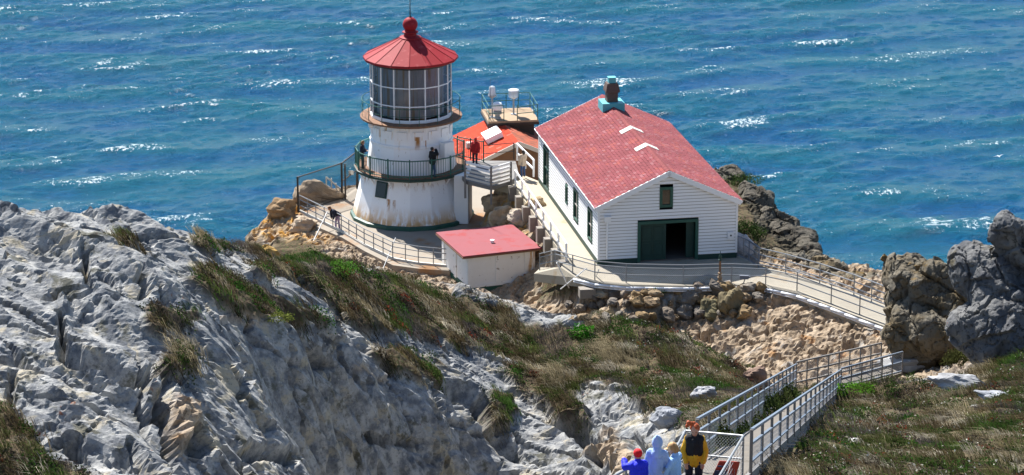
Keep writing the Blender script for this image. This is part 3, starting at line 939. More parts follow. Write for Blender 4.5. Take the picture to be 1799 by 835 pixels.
# window in the cone
def cone_frame(k, zc):
    r0 = 3.60 + (2.93 - 3.60) * (zc - .30) / 2.72
    r0 *= math.cos(math.pi / 16)
    an = A16 + 2 * math.pi * (k + .5) / 16
    n_ = Vector((math.cos(an), math.sin(an), .247)).normalized()
    s_ = Vector((-math.sin(an), math.cos(an), 0))
    u_ = n_.cross(s_)
    return Vector((r0 * math.cos(an), r0 * math.sin(an), zc)), Matrix((s_, n_, u_)).transposed()
c_, M_ = cone_frame(-2, 2.25)
fr_ = MB().box(c_ + M_ @ Vector((0, .03, 0)), (.80, .10, .98), M=M_).build('window', 'dark_green', LT)
MB().box(c_ + M_ @ Vector((0, .09, 0)), (.66, .03, .84), M=M_).build('pane', 'window_glass', fr_)
# white round floodlight, electric box and the grey side enclosure
MB().sphere((-2.35, -1.35, 5.95), .19).tube((-2.35, -1.35, 5.95), (-2.0, -1.15, 6.0), .07).build('floodlight', 'white_trim', LT, smooth=True)
bx_ = MB().box((2.20, -1.86, 4.55), (.75, .42, .95), rz=RAD(42))
bx_.build('electric_box', 'white_paint', LT)
MB().box((3.12, -1.35, 1.55), (.85, 1.9, 3.0), rz=RAD(-6)).build('side_enclosure', 'white_paint', LT)
MB().box((3.56, -1.40, 1.55), (.06, 1.5, 2.9), rz=RAD(-6)).build('side_door', 'grey_box', LT)
# lantern gallery
LGZ = 6.28
MB().lathe([(2.40, 6.00), (2.62, 6.02), (3.02, LGZ - .14), (3.08, LGZ - .12), (3.08, LGZ - .02), (3.0, LGZ), (2.3, LGZ)], 32, A16, caps=False).build('lantern_deck', 'rust_deck', LT)
LR = None
for zz, r_ in ((LGZ + 1.02, .022), (LGZ + .55, .013)):
    ring = [(2.98 * math.cos(2 * math.pi * k / 48), 2.98 * math.sin(2 * math.pi * k / 48), zz) for k in range(49)]
    lr = MB().path(ring, r_, 6)
    if LR is None: LR = lr.build('lantern_railing', 'rail_green', LT)
    else: lr.build('rail', 'rail_green', LR)
for k in range(16):
    a = Vector((2.98 * math.cos(A16 + 2 * math.pi * (k + .5) / 16), 2.98 * math.sin(A16 + 2 * math.pi * (k + .5) / 16), LGZ))
    MB().tube(a, a + Vector((0, 0, 1.03)), .02, n=6).build('post', 'rail_green', LR)
# glazing
RG = 2.43
zs_ = [6.44, 7.30, 8.42, 9.62]
MB().lathe([(RG + .06, LGZ), (RG + .06, 6.42), (RG - .02, 6.44)], 16, A16, caps=False).build('lantern_sill', 'white_trim', LT)
gf = MB()
for k in range(16):
    gf.bar(poly16(RG, 6.42, k), poly16(RG, 9.66, k), .075, .075)
for zz in zs_:
    for k in range(16):
        gf.bar(poly16(RG, zz, k), poly16(RG, zz, k + 1), .055, .06)
GF = gf.build('lantern_frame', 'white_trim', LT)
for k in range(16):
    a, b = poly16(RG - .012, 6.46, k), poly16(RG - .012, 6.46, k + 1)
    MB().add([a, b, (b[0], b[1], 9.62), (a[0], a[1], 9.62)], [(0, 1, 2, 3)]).build('pane', 'lantern_glass', GF)
prof = []
cu = MB()
ring0, ring1 = [], []
nC = 96
vs_, fs_ = [], []
for z_ in (6.45, 9.62):
    for k in range(nC):
        rr = 1.95 + .07 * math.sin(k * 2.1) + .03 * math.sin(k * 5.3)
        vs_.append((rr * math.cos(2 * math.pi * k / nC), rr * math.sin(2 * math.pi * k / nC), z_))
fs_ = [(k, (k + 1) % nC, nC + (k + 1) % nC, nC + k) for k in range(nC)]
cu.add(vs_, fs_).build('lantern_curtain', 'curtain', LT, smooth=True)
MB().lathe([(RG + .1, LGZ), (RG + .1, LGZ + .012)], 16, A16).build('lantern_floor', 'rust_deck', LT)
# roof
RR = 2.86
rf = MB().lathe([(RR - .02, 9.74), (RR, 9.80), (RR, 9.88), (.62, 11.00)], 16, A16, caps=False)
rf.lathe([(RG + .02, 9.60), (RR - .10, 9.70), (RR - .02, 9.74)], 16, A16, caps=False, mi=1)
RFo = rf.build('lantern_roof', ['red_roof_metal', 'black_metal'], LT)
rb = MB()
for k in range(16):
    rb.bar(poly16(RR - .01, 9.885, k), poly16(.60, 11.01, k), .045, .05)
rb.build('seam', 'red_roof_metal', RFo)
MB().lathe([(RG + .06, 9.56), (RG + .10, 9.62), (RG + .10, 9.70)], 16, A16, caps=False).build('eave_band', 'black_metal', LT)
MB().lathe([(.66, 10.94), (.66, 11.04), (.52, 11.10), (.40, 11.14), (.36, 11.26), (.48, 11.32), (.48, 11.37), (.34, 11.42), (.33, 11.46)], 24, caps=True).sphere((0, 0, 11.80), .45, 24, 14).build('ventilator_ball', 'red_roof_metal', LT, smooth=True, angle=40)
MB().tube((0, 0, 12.2), (0, 0, 14.6), .035, .012).sphere((0, 0, 12.26), .08).build('lightning_rod', 'black_metal', LT)

# ------------------------------------------------------------------ fog signal house
HS = thing('fog_signal_house', 'long white clapboard house with a faded red shingle roof and a wide green doorway', 'house', (HC[0], HC[1], Z_H))
HLo = HS.location
def V3(p): return Vector(p)
RISE = HR - HH
def roof_z(x): return HH + RISE * (1 - abs(x - HW / 2) / (HW / 2))
D_X0, D_X1, D_Z = 2.16, 5.55, 2.28           # wide doorway
W_X0, W_X1, W_Z0, W_Z1 = 3.36, 4.10, 3.02, 4.16     # gable window
LW = [(1.55, 2.75, .72, 2.45), (5.35, 6.65, .72, 2.50), (8.3, 8.95, .95, 2.05), (13.9, 15.5, .12, 2.62)]  # openings of the side wall: y0, y1, z0, z1
wall = MB()
ST = .178
def course(frame, x0, x1, za, zb, xa0=None, xa1=None):
    """one lapped board; frame maps (x along wall, out, z) to the world"""
    xa0 = x0 if xa0 is None else xa0; xa1 = x1 if xa1 is None else xa1
    wall.add([frame(x0, .030, za), frame(x1, .030, za), frame(xa1, .006, zb), frame(xa0, .006, zb), frame(x0, 0, za), frame(x1, 0, za), frame(x0, .0285, za + .028), frame(x1, .0285, za + .028)], [(6, 7, 2, 3), (4, 5, 1, 0)])
    wall.add([frame(x0, .030, za), frame(x1, .030, za), frame(x1, .0285, za + .028), frame(x0, .0285, za + .028)], [(0, 1, 2, 3)], 1)  # dark strip paints a shadow line along the board's lower edge
ffront = lambda x, o, z: hl(x, -o, z)
fback = lambda x, o, z: hl(HW - x, HL + o, z)
fleft = lambda y, o, z: hl(-o, HL - y, z)
fright = lambda y, o, z: hl(HW + o, y, z)
def cut(spans, a, b):
    out = []
    for s0, s1 in spans:
        if b <= s0 or a >= s1: out.append((s0, s1)); continue
        if a > s0: out.append((s0, a))
        if b < s1: out.append((b, s1))
    return out
z = .22
while z < HR - .02:
    zb = min(z + ST, HR)
    def half(zz): return HW / 2 if zz <= HH else HW / 2 * (HR - zz) / RISE
    h0, h1 = half(z), max(half(zb), .001)
    spans = [(HW / 2 - h0, HW / 2 + h0)]
    if z < D_Z: spans = cut(spans, D_X0, D_X1)
    if zb > W_Z0 and z < W_Z1: spans = cut(spans, W_X0, W_X1)
    for s0, s1 in spans:
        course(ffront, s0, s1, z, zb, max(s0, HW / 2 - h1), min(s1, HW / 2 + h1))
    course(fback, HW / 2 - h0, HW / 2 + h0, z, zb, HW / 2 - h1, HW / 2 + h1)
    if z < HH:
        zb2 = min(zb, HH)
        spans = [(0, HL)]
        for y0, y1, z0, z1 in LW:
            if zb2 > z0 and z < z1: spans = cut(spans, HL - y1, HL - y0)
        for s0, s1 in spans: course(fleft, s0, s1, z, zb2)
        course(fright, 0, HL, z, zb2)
    z = zb
wall.build('wall', ['clapboard', 'lap_dirt_shade'], HS)
bd = MB()
for (x0, x1, y0, y1) in ((-.02, D_X0, -.05, .02), (D_X1, HW + .02, -.05, .02)):
    bd.prism([hl(x0, y0)[:2], hl(x1, y0)[:2], hl(x1, y1)[:2], hl(x0, y1)[:2]], Z_H - .05, Z_H + .235)
bd.prism([hl(-.052, .03)[:2], hl(-.002, .03)[:2], hl(-.002, HL)[:2], hl(-.052, HL)[:2]], Z_H - .05, Z_H + .235)
bd.prism([hl(HW + .002, .03)[:2], hl(HW + .052, .03)[:2], hl(HW + .052, HL)[:2], hl(HW + .002, HL)[:2]], Z_H - .05, Z_H + .235)
bd.build('foundation_band', 'dark_green', HS)
for x, y in ((0, 0), (HW, 0), (0, HL), (HW, HL)):
    cb = MB()
    cb.prism([hl(x - .055, y - .055)[:2], hl(x + .055, y - .055)[:2], hl(x + .055, y + .055)[:2], hl(x - .055, y + .055)[:2]], Z_H + .24, Z_H + HH - .02)
    cb.build('corner_board', 'white_trim', HS)
MB().prism([hl(.1, .1)[:2], hl(HW - .1, .1)[:2], hl(HW - .1, HL - .1)[:2], hl(.1, HL - .1)[:2]], Z_H - .06, Z_H + .02).build('floor', 'interior_floor', HS)
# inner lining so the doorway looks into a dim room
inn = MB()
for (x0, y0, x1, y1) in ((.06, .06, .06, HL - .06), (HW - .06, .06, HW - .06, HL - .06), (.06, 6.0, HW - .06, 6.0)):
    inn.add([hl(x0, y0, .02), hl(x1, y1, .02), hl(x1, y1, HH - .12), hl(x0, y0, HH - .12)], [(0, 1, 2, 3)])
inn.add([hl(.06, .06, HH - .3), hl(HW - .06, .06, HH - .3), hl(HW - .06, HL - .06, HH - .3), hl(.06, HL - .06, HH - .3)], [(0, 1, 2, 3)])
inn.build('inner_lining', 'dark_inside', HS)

def fbox(mb, frame, x0, x1, o0, o1, z0, z1, mi=0):
    q = [frame(x, o, zz) for zz in (z0, z1) for x, o in ((x0, o0), (x1, o0), (x1, o1), (x0, o1))]
    mb.add(q, [(3, 2, 1, 0), (4, 5, 6, 7), (0, 1, 5, 4), (1, 2, 6, 5), (2, 3, 7, 6), (3, 0, 4, 7)], mi)
def casing(frame, x0, x1, z0, z1, wd=.12, o0=-.06, o1=.055, sill=True):
    m = MB()
    fbox(m, frame, x0, x0 + wd, o0, o1, z0, z1); fbox(m, frame, x1 - wd, x1, o0, o1, z0, z1)
    fbox(m, frame, x0 + wd, x1 - wd, o0, o1, z1 - wd, z1)
    if sill: fbox(m, frame, x0 + wd, x1 - wd, o0, o1, z0, z0 + wd)
    return m
# wide doorway
fr_ = casing(ffront, D_X0, D_X1, .0, D_Z, .16, -.12, .07, False).build('doorway', 'green_paint', HS)
m = MB()
fbox(m, ffront, D_X0 + .17, D_X0 + 1.62, -.20, -.13, .04, D_Z - .17)
for x0, x1, z0, z1 in ((D_X0 + .28, D_X0 + .86, .25, 1.0), (D_X0 + .96, D_X0 + 1.5, .25, 1.0), (D_X0 + .28, D_X0 + .86, 1.12, 1.9), (D_X0 + .96, D_X0 + 1.5, 1.12, 1.9)):
    for q in ((x0, x1, z0, z0 + .05), (x0, x1, z1 - .05, z1), (x0, x0 + .05, z0 + .05, z1 - .05), (x1 - .05, x1, z0 + .05, z1 - .05)):
        fbox(m, ffront, q[0], q[1], -.13, -.10, q[2], q[3])
m.build('door_leaf', 'dark_green', fr_)
m = MB(); fbox(m, ffront, D_X1 - .62, D_X1 - .17, -.30, -.23, .04, D_Z - .17)
m.build('door_leaf', 'dark_green', fr_)
# gable window
fr_ = casing(ffront, W_X0, W_X1, W_Z0, W_Z1, .15).build('window', 'green_paint', HS)
m = MB(); fbox(m, ffront, W_X0 + .14, W_X1 - .14, -.05, -.02, W_Z0 + .14, W_Z1 - .14); m.build('pane', 'window_glass', fr_)
for y0, y1, z0, z1 in LW:
    x0, x1 = HL - y1, HL - y0
    fr_ = casing(fleft, x0, x1, z0, z1, .11).build('window', 'green_paint', HS)
    m = MB(); fbox(m, fleft, x0 + .10, x1 - .10, -.055, -.035, z0 + .10, z1 - .10); m.build('pane', 'window_glass', fr_)
    m = MB(); zc = (z0 + z1) / 2
    fbox(m, fleft, x0 + .11, x1 - .11, -.030, .0, zc - .03, zc + .03)
    fbox(m, fleft, (x0 + x1) / 2 - .02, (x0 + x1) / 2 + .02, -.030, -.004, z0 + .11, zc - .031)
    fbox(m, fleft, (x0 + x1) / 2 - .02, (x0 + x1) / 2 + .02, -.030, -.004, zc + .031, z1 - .11)
    m.build('sash', 'pale_trim' if y0 < 7 else 'green_paint', fr_)
# roof: decking plus individually tinted shingles
OV, FO = .24, .16
def slope_pt(side, s, y, lift=0.0):
    """s = distance from the ridge down the slope (0..1 of run), side -1 left, +1 right"""
    run = HW / 2 + OV
    nx, nz = RISE / math.hypot(RISE, HW / 2), (HW / 2) / math.hypot(RISE, HW / 2)
    return hl(HW / 2 + side * (s * run + nx * lift), y, HR + .06 - s * run * RISE / (HW / 2) + nz * lift)
rf = MB()
for side in (-1, 1):
    rf.add([slope_pt(side, 0, -FO, .0), slope_pt(side, 0, HL + FO, .0), slope_pt(side, 1, HL + FO, .0), slope_pt(side, 1, -FO, .0),
            slope_pt(side, 0, -FO, -.07), slope_pt(side, 0, HL + FO, -.07), slope_pt(side, 1, HL + FO, -.07), slope_pt(side, 1, -FO, -.07)],
           [(0, 1, 2, 3), (7, 6, 5, 4), (0, 3, 7, 4), (1, 5, 6, 2), (3, 2, 6, 7)], 1)
sh = random.Random(3)
nrow, ncol = 25, 74
for side in (-1, 1):
    for i in range(nrow):
        for j in range(ncol):
            y0 = -FO - .02 + (HL + 2 * FO + .04) * (j + (.5 if i % 2 else 0) + sh.uniform(-.05, .05)) / ncol
            y1 = y0 + (HL + 2 * FO) / ncol * .97
            y0, y1 = max(y0, -FO - .02), min(y1, HL + FO + .02)
            if y1 - y0 < .05: continue
            s0, s1 = i / nrow, (i + 1.10) / nrow
            s1 = min(s1, 1.008) + sh.uniform(-.004, .004)
            patch = math.sin(i * .9 + j * .21) * .5 + math.sin(i * .31 - j * .47 + 2)
            k = sh.random()
            b_ = .93 + .14 * sh.random() + .07 * patch
            c = (.212 * b_, .056 * b_, .062 * b_)
            if k < .10: c = (.255 * b_, .098 * b_, .104 * b_)
            elif k < .17: c = (.25 * b_, .064 * b_, .056 * b_)
            elif k < .24: c = (.175 * b_, .046 * b_, .052 * b_)
            if patch > 1.0 and k > .5: c = (.245 * b_, .066 * b_, .058 * b_)
            lo_ = .030 + sh.uniform(0, .012)
            a, b2, c2, d2 = slope_pt(side, s0, y0, .008), slope_pt(side, s0, y1, .008), slope_pt(side, s1, y1, lo_), slope_pt(side, s1, y0, lo_)
            e, f2 = slope_pt(side, s1, y1, .002), slope_pt(side, s1, y0, .002)
            fc_ = [(0, 1, 2, 3), (3, 2, 4, 5)] if side > 0 else [(3, 2, 1, 0), (5, 4, 2, 3)]
            rf.add([a, b2, c2, d2, e, f2], fc_, 0, c)
for j in range(40):   # ridge caps
    y0 = -FO + (HL + 2 * FO) * j / 40; y1 = y0 + (HL + 2 * FO) / 40 * .98
    b_ = .9 + .2 * sh.random(); c = (.23 * b_, .066 * b_, .066 * b_)
    rf.add([slope_pt(-1, .035, y0, .05), slope_pt(-1, .0, y0, .062), slope_pt(-1, 0, y1, .055), slope_pt(-1, .035, y1, .042), slope_pt(1, .035, y0, .05), slope_pt(1, .035, y1, .042)], [(0, 1, 2, 3), (1, 4, 5, 2)], 0, c)
RF = rf.build('roof', ['shingles', 'white_trim'], HS)
m = MB()
for yy0, yy1 in ((-FO - .05, -FO - .022), (HL + FO + .022, HL + FO + .05)):
    for side in (-1, 1):
        q = [slope_pt(side, s, y, l) for y in (yy0, yy1) for s, l in ((0, .02), (1, .02), (1, -.26), (0, -.26))]
        m.add(q, [(0, 1, 2, 3), (7, 6, 5, 4), (0, 4, 5, 1), (3, 2, 6, 7), (1, 5, 6, 2), (0, 3, 7, 4)])
for side in (-1, 1):
    q = [slope_pt(side, s, y, l) for y in (-FO - .02, HL + FO + .02) for s, l in ((1.0025, .0), (1.012, .0), (1.012, -.15), (1.0025, -.15))]
    m.add(q, [(0, 1, 2, 3), (7, 6, 5, 4), (0, 4, 5, 1), (3, 2, 6, 7), (1, 5, 6, 2), (0, 3, 7, 4)])
m.build('bargeboards', 'white_trim', RF)
for yv in (5.05, 8.9):
    m = MB()
    for side in (-1, 1):
        q = [slope_pt(side, s, y, l) for y in (yv, yv + .62) for s, l in ((0, .0), (.15, .01), (.155, .05), (-.006, .06))]
        m.add(q, [(0, 1, 2, 3), (7, 6, 5, 4), (0, 4, 5, 1), (3, 2, 6, 7), (1, 5, 6, 2)])
    m.build('ridge_vent', 'pale_trim', RF)
# chimney
CY = 14.6
cx_, cy_, cz_ = hl(HW / 2, CY, HR)
CH = MB().box((cx_, cy_, cz_ + .62), (.64, .64, .80), rz=HA)
CH.lathe([(.46, .86), (.58, .90), (.58, 1.02), (.46, 1.42), (.20, 1.43)], 4, HA + math.pi / 4, (cx_, cy_, cz_))
CHo = CH.build('chimney', 'brown_brick', HS)
MB().box((cx_, cy_, cz_ + .02), (1.32, 1.32, .58), rz=HA).build('chimney_curb', 'teal_flashing', CHo)
MB().box((cx_, cy_, cz_ + 1.57), (.42, .42, .28), rz=HA).box((cx_, cy_, cz_ + 1.735), (.46, .46, .05), rz=HA).build('chimney_cap', 'teal_flashing', CHo)
# rainwater head and pipe, meter box
m = MB(); fbox(m, ffront, .28, .62, .035, .26, 2.42, 2.66); fbox(m, ffront, .25, .65, .032, .29, 2.66, 2.72)
m.tube(hl(.45, -.12, 2.42), hl(.45, -.12, .30), .055)
m.build('downpipe', 'white_trim', HS)
m = MB(); fbox(m, ffront, HW - .52, HW - .18, .032, .16, 1.08, 1.44); m.build('meter_box', 'white_trim', HS)
m = MB(); m.tube(hl(HW - .35, -.16, 1.27), hl(HW - .35, -.19, 1.27), .05, n=10); m.build('meter_dial', 'dark_inside', HS)

# ------------------------------------------------------------------ shed
SA = RAD(20); s1p = P(823, 510, z=-.25)
SHD = thing('pump_shed', 'low whitewashed shed with a flat pinkish red roof and rusty stains', 'shed', (s1p[0], s1p[1], -.30))
SHD.rotation_euler = (0, 0, SA)
SWd, SDp, SHt = 3.95, 4.5, 2.02
def loc(m, name, mats, parent, **k):
    """build in the local space of a (rotated) thing"""
    me = m.mesh(name, mats, (0, 0, 0), k.get('smooth', False))
    o = bpy.data.objects.new(name, me); C.objects.link(o); o.parent = parent
    return o
m = MB().box((SWd / 2, SDp / 2, SHt / 2 + .1), (SWd, SDp, SHt - .2))
for x0, x1 in ((-.03, .42), (1.62, 2.02), (3.35, SWd + .03)):
    m.box(((x0 + x1) / 2, -.02, 1.08), (x1 - x0, .06, 1.82))
m.box((SWd / 2 - .2, -.018, 1.94), (2.9, .05, .16)); m.box((SWd / 2 - .2, -.018, .24), (2.9, .05, .16))
for y0, y1 in ((-.0, .42), (2.0, 2.4), (4.1, 4.5)):
    m.box((-.02, (y0 + y1) / 2, 1.08), (.06, y1 - y0, 1.82))
loc(m, 'wall', 'shed_paint', SHD)
loc(MB().box((SWd / 2, SDp / 2, .06), (SWd + .05, SDp + .05, .34)), 'foundation_band', 'green_paint', SHD)
m = MB()
ro = [(-.38, -.18), (SWd + .42, -.12), (SWd + .42, SDp + .30), (-.30, SDp + .3)]
m.prism(ro, 2.03, 2.13)
loc(m, 'roof', 'shed_roof_red', SHD)
loc(MB().prism([(-.40, -.20), (SWd + .44, -.14), (SWd + .44, SDp + .32), (-.32, SDp + .32)], 1.97, 2.045), 'roof_edge', 'brown_wall', SHD)
loc(MB().lathe([(.10, 0), (.10, .10), (.13, .10), (.13, .17)], 10, 0, (2.05, 1.75, 2.13)), 'roof_vent', 'white_trim', SHD)
loc(MB().tube((3.36, -.05, .50), (3.36, -.28, .50), .09).tube((3.36, -.2, .50), (3.36, -.2, .18), .07).lathe([(.14, 0), (.14, .05)], 10, 0, (3.36, -.2, .62)).sphere((3.36, -.2, .52), .13), 'valve', 'rust', SHD)

# ------------------------------------------------------------------ orange roofed building with beacon deck
OB = P(912, 250, z=1.05)
OBx, OBy = float(OB[0]), float(P(912, 250, hd=186)[1]); OBx = float(P(912, 250, hd=186)[0])
ORZ = float(P(912, 250, hd=186)[2])
ORG = thing('engine_house', 'low brown building with a bright orange shingled gable roof behind the lighthouse', 'building', (OBx, OBy, -2.9))
OA = RAD(12)
ORG.rotation_euler = (0, 0, OA)
rz = ORZ + 2.9
W2, EV, L2 = 3.3, rz - 1.45, 7.0
m = MB()
m.add([(-W2, .25, 0), (W2, .25, 0), (W2, .25, EV), (0, .25, rz - .05), (-W2, .25, EV)], [(0, 1, 2, 3, 4)])
m.add([(-W2, .25, 0), (-W2, L2, 0), (-W2, L2, EV), (-W2, .25, EV)], [(3, 2, 1, 0)]); m.add([(W2, .25, 0), (W2, L2, 0), (W2, L2, EV), (W2, .25, EV)], [(0, 1, 2, 3)])
m.add([(-W2, L2, 0), (W2, L2, 0), (W2, L2, EV), (0, L2, rz - .05), (-W2, L2, EV)], [(4, 3, 2, 1, 0)])
loc(m, 'wall', 'brown_wall', ORG)
m = MB()
for s_ in (-1, 1):
    for i in range(11):
        for j in range(34):
            y0, y1 = (L2 + .3) * j / 34, (L2 + .3) * (j + .97) / 34
            t0, t1 = i / 11, min((i + 1.08) / 11, 1.0)
            X0, X1 = s_ * (W2 + .35) * t0, s_ * (W2 + .35) * t1
            zf = lambda t_: rz - 1.45 * (W2 + .35) / W2 * t_
            k = rnd.random(); b_ = .88 + .24 * rnd.random()
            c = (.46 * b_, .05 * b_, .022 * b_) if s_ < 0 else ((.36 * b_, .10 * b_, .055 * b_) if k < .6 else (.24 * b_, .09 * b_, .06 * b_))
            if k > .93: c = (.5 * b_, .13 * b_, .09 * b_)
            q = [(X0, y0, zf(t0) + .01), (X0, y1, zf(t0) + .01), (X1, y1, zf(t1) + .035), (X1, y0, zf(t1) + .035)]
            m.add(q, [(0, 1, 2, 3) if s_ > 0 else (3, 2, 1, 0)], 0, c)
    q = [(0, .0, rz - .03), (s_ * (W2 + .35), .0, rz - .03 - 1.45 * (W2 + .35) / W2), (s_ * (W2 + .35), L2 + .3, rz - .03 - 1.45 * (W2 + .35) / W2), (0, L2 + .3, rz - .03)]
    m.add(q, [(0, 1, 2, 3) if s_ < 0 else (3, 2, 1, 0)], 1, (.2, .1, .05))
RFo = loc(m, 'roof', ['shingles', 'brown_wall'], ORG)
m = MB()
for s_ in (-1, 1):
    m.bar((0, -.03, rz - .09), (s_ * (W2 + .36), -.03, rz - .09 - 1.45 * (W2 + .35) / W2), .06, .26)
loc(m, 'bargeboards', 'pale_trim', RFo)
m = MB().box((-1.15, 3.1, rz - .24), (1.15, 1.7, .36), M=Matrix.Rotation(RAD(-24), 3, 'Y'))
loc(m, 'roof_hatch', 'white_trim', RFo)
loc(MB().box((-2.55, 3.6, rz - .98), (.5, .45, .35)), 'roof_vent', 'pale_trim', RFo)
# beacon deck on its own dark base
d0 = P(858, 214, hd=190.3); d1 = P(946, 211, hd=190.8)
DZ = float(d0[2])
DK = thing('beacon_deck', 'railed rooftop deck above the orange roof carrying two white beacons', 'deck', (float(d0[0]), float(d0[1]), DZ - .3))
DK.rotation_euler = (0, 0, math.atan2(d1[1] - d0[1], d1[0] - d0[0]))
DW, DD = float(np.hypot(*(d1 - d0)[:2])), 3.4
loc(MB().box((DW / 2, DD / 2, .23), (DW, DD, .14)), 'deck_floor', 'deck_brown', DK)
loc(MB().box((DW / 2, DD / 2, .08), (DW + .1, DD + .1, .15)).box((DW / 2, DD / 2, -1.3), (DW - .5, DD - .5, 2.6)), 'deck_base', 'black_metal', DK)
rm = MB()
def dl(x, y, z_): return (x, y, z_ + .30)
cor = [(.05, .05), (.05, DD - .05), (DW - .05, DD - .05), (DW - .05, .05)]
for zz in (.55, 1.05):
    for a, b in zip(cor[:-1], cor[1:]): rm.tube(dl(*a, zz), dl(*b, zz), .03, n=6)
    rm.tube(dl(.05, .05, zz), dl(1.05, .05, zz), .03, n=6); rm.tube(dl(1.95, .05, zz * .86), dl(DW - .05, .05, zz), .03, n=6)
RLd = loc(rm, 'railing', 'rail_green', DK)
for a in cor + [(1.05, .05), (1.95, .05), (DW / 2, DD - .05), (DW * .75, DD - .05), (DW - .05, DD / 2)]:
    loc(MB().tube(dl(*a, 0), dl(*a, 1.05), .032, n=6), 'post', 'rail_green', RLd)
def on_deck(x, y, z_=0): 
    q = Matrix.Rotation(DK.rotation_euler.z, 3, 'Z') @ Vector((x, y, .30 + z_))
    return (DK.location.x + q.x, DK.location.y + q.y, DK.location.z + q.z)
def beacon(x, y, h_, label, drum):
    p = on_deck(x, y)
    o = thing('beacon_light', label, 'beacon', p, 'beacons on the rooftop deck')
    p = Vector(p)
    MB().tube(p, p + Vector((0, 0, h_)), .06).lathe([(.2, 0), (.2, .04)], 10, 0, p).build('pole', 'grey_horn', o)
    r = .30 if drum else .22
    if drum:
        MB().lathe([(.30, h_), (.33, h_ + .05), (.33, h_ + .40), (.30, h_ + .42)], 16, 0, p).build('lens', 'beacon_glass', o)
        MB().lathe([(.36, h_ + .42), (.36, h_ + .48), (.30, h_ + .52)], 16, 0, p).build('cap', 'white_lamp', o)
        MB().lathe([(.10, h_ - .12), (.30, h_ - .01)], 16, 0, p).build('base', 'white_lamp', o)
    else:
        MB().lathe([(.25, h_ + .1), (.21, h_ + .55), (.18, h_ + .66), (.06, h_ + .72)], 16, 0, p).build('lens', 'beacon_glass', o)
        MB().lathe([(.14, h_ - .08), (.28, h_ + .02), (.28, h_ + .10)], 16, 0, p).build('base', 'grey_horn', o)
beacon(.42, 1.1, 1.45, 'tapering glass beacon on a pole at the deck corner by the thin aerial', False)
beacon(1.95, 1.7, 1.20, 'white drum shaped beacon lamp with a flat cap in the middle of the deck', True)
p = Vector(on_deck(.72, .75))
o = thing('fog_horn', 'grey domed fog signal unit standing low beside the glass beacon', 'fog horn', p)
MB().lathe([(.24, 0), (.24, .10), (.16, .12), (.16, .3), (.28, .32), (.28, .52), (.18, .54), (.18, .62)], 16, 0, p).build('base', 'grey_horn', o)
MB().lathe([(.30, .62), (.34, .70), (.34, .92), (.28, 1.06), (.12, 1.12)], 16, 0, p).build('dome', 'white_lamp', o, smooth=True, angle=35)
p = Vector(on_deck(.18, .3))
tag(MB().tube(p, p + Vector((0, 0, 2.9)), .012, n=5).build('whip_aerial', 'black_metal'), 'thin dark whip aerial rising from the corner of the rooftop deck', 'aerial')
# ------------------------------------------------------------------ fences and railings
def base_on(p, z=None):
    return Vector((float(p[0]), float(p[1]), float(p[2]) if z is None else z))
def resample(pts, step):
    pts = [Vector(p) for p in pts]
    out = [pts[0]]
    for a, b in zip(pts[:-1], pts[1:]):
        n = max(1, round((b - a).length / step))
        out += [a.lerp(b, k / n) for k in range(1, n + 1)]
    return out
def net(m, a, b, z0, z1, cell, r):
    """woven wire between two posts"""
    a, b = Vector(a), Vector(b)
    L = Vector((b.x - a.x, b.y - a.y)).length; H = z1 - z0
    n = int((L + H) / cell)
    for s_ in (1, -1):
        for k in range(n + 1):
            t0 = k * cell - (H if s_ > 0 else 0)
            p0, p1 = [t0, 0.0], [t0 + s_ * H, H]
            if s_ < 0: p0, p1 = [t0, 0.0], [t0 - H, H]
            def clipx(p, q):
                (x0, y0), (x1, y1) = p, q
                lo, hi = 0.0, 1.0
                for bound, sg in ((0.0, 1), (L, -1)):
                    d0, d1 = sg * (x0 - bound), sg * (x1 - bound)
                    if d0 < 0 and d1 < 0: return None
                    if d0 < 0: lo = max(lo, d0 / (d0 - d1))
                    if d1 < 0: hi = min(hi, d0 / (d0 - d1))
                if hi <= lo: return None
                return (x0 + (x1 - x0) * lo, y0 + (y1 - y0) * lo), (x0 + (x1 - x0) * hi, y0 + (y1 - y0) * hi)
            q = clipx(p0, p1)
            if not q: continue
            W = [a.lerp(b, e[0] / L) + Vector((0, 0, z0 + e[1])) for e in q]
            m.tube(W[0], W[1], r, n=3, cap=False)
def fence(name, label, cat, pts, height, rails, post_r, rail_r, mat, step=1.9, square=False, mesh=None, group=None, wire='wire', skip_post=(), post_mat=None):
    P_ = resample(pts, step)
    o = thing(name, label, cat, P_[0], group)
    for k, p in enumerate(P_):
        if k in skip_post: continue
        m = MB()
        if square: m.box(p + Vector((0, 0, height / 2)), (post_r * 2, post_r * 2, height))
        else: m.tube(p, p + Vector((0, 0, height)), post_r, n=7)
        m.build('post', post_mat or mat, o)
    for fz in rails:
        m = MB()
        for a, b in zip(P_[:-1], P_[1:]):
            d = Vector((0, 0, height * fz))
            if square: m.bar(a + d, b + d, rail_r * 1.2, rail_r * 2)
            else: m.tube(a + d, b + d, rail_r, n=6)
        m.build('rail', mat, o)
    if mesh:
        m = MB()
        for a, b in zip(P_[:-1], P_[1:]): net(m, a, b, mesh[0] * height, mesh[1] * height, mesh[2], mesh[3])
        m.build('wire_mesh', wire, o)
    return o, P_

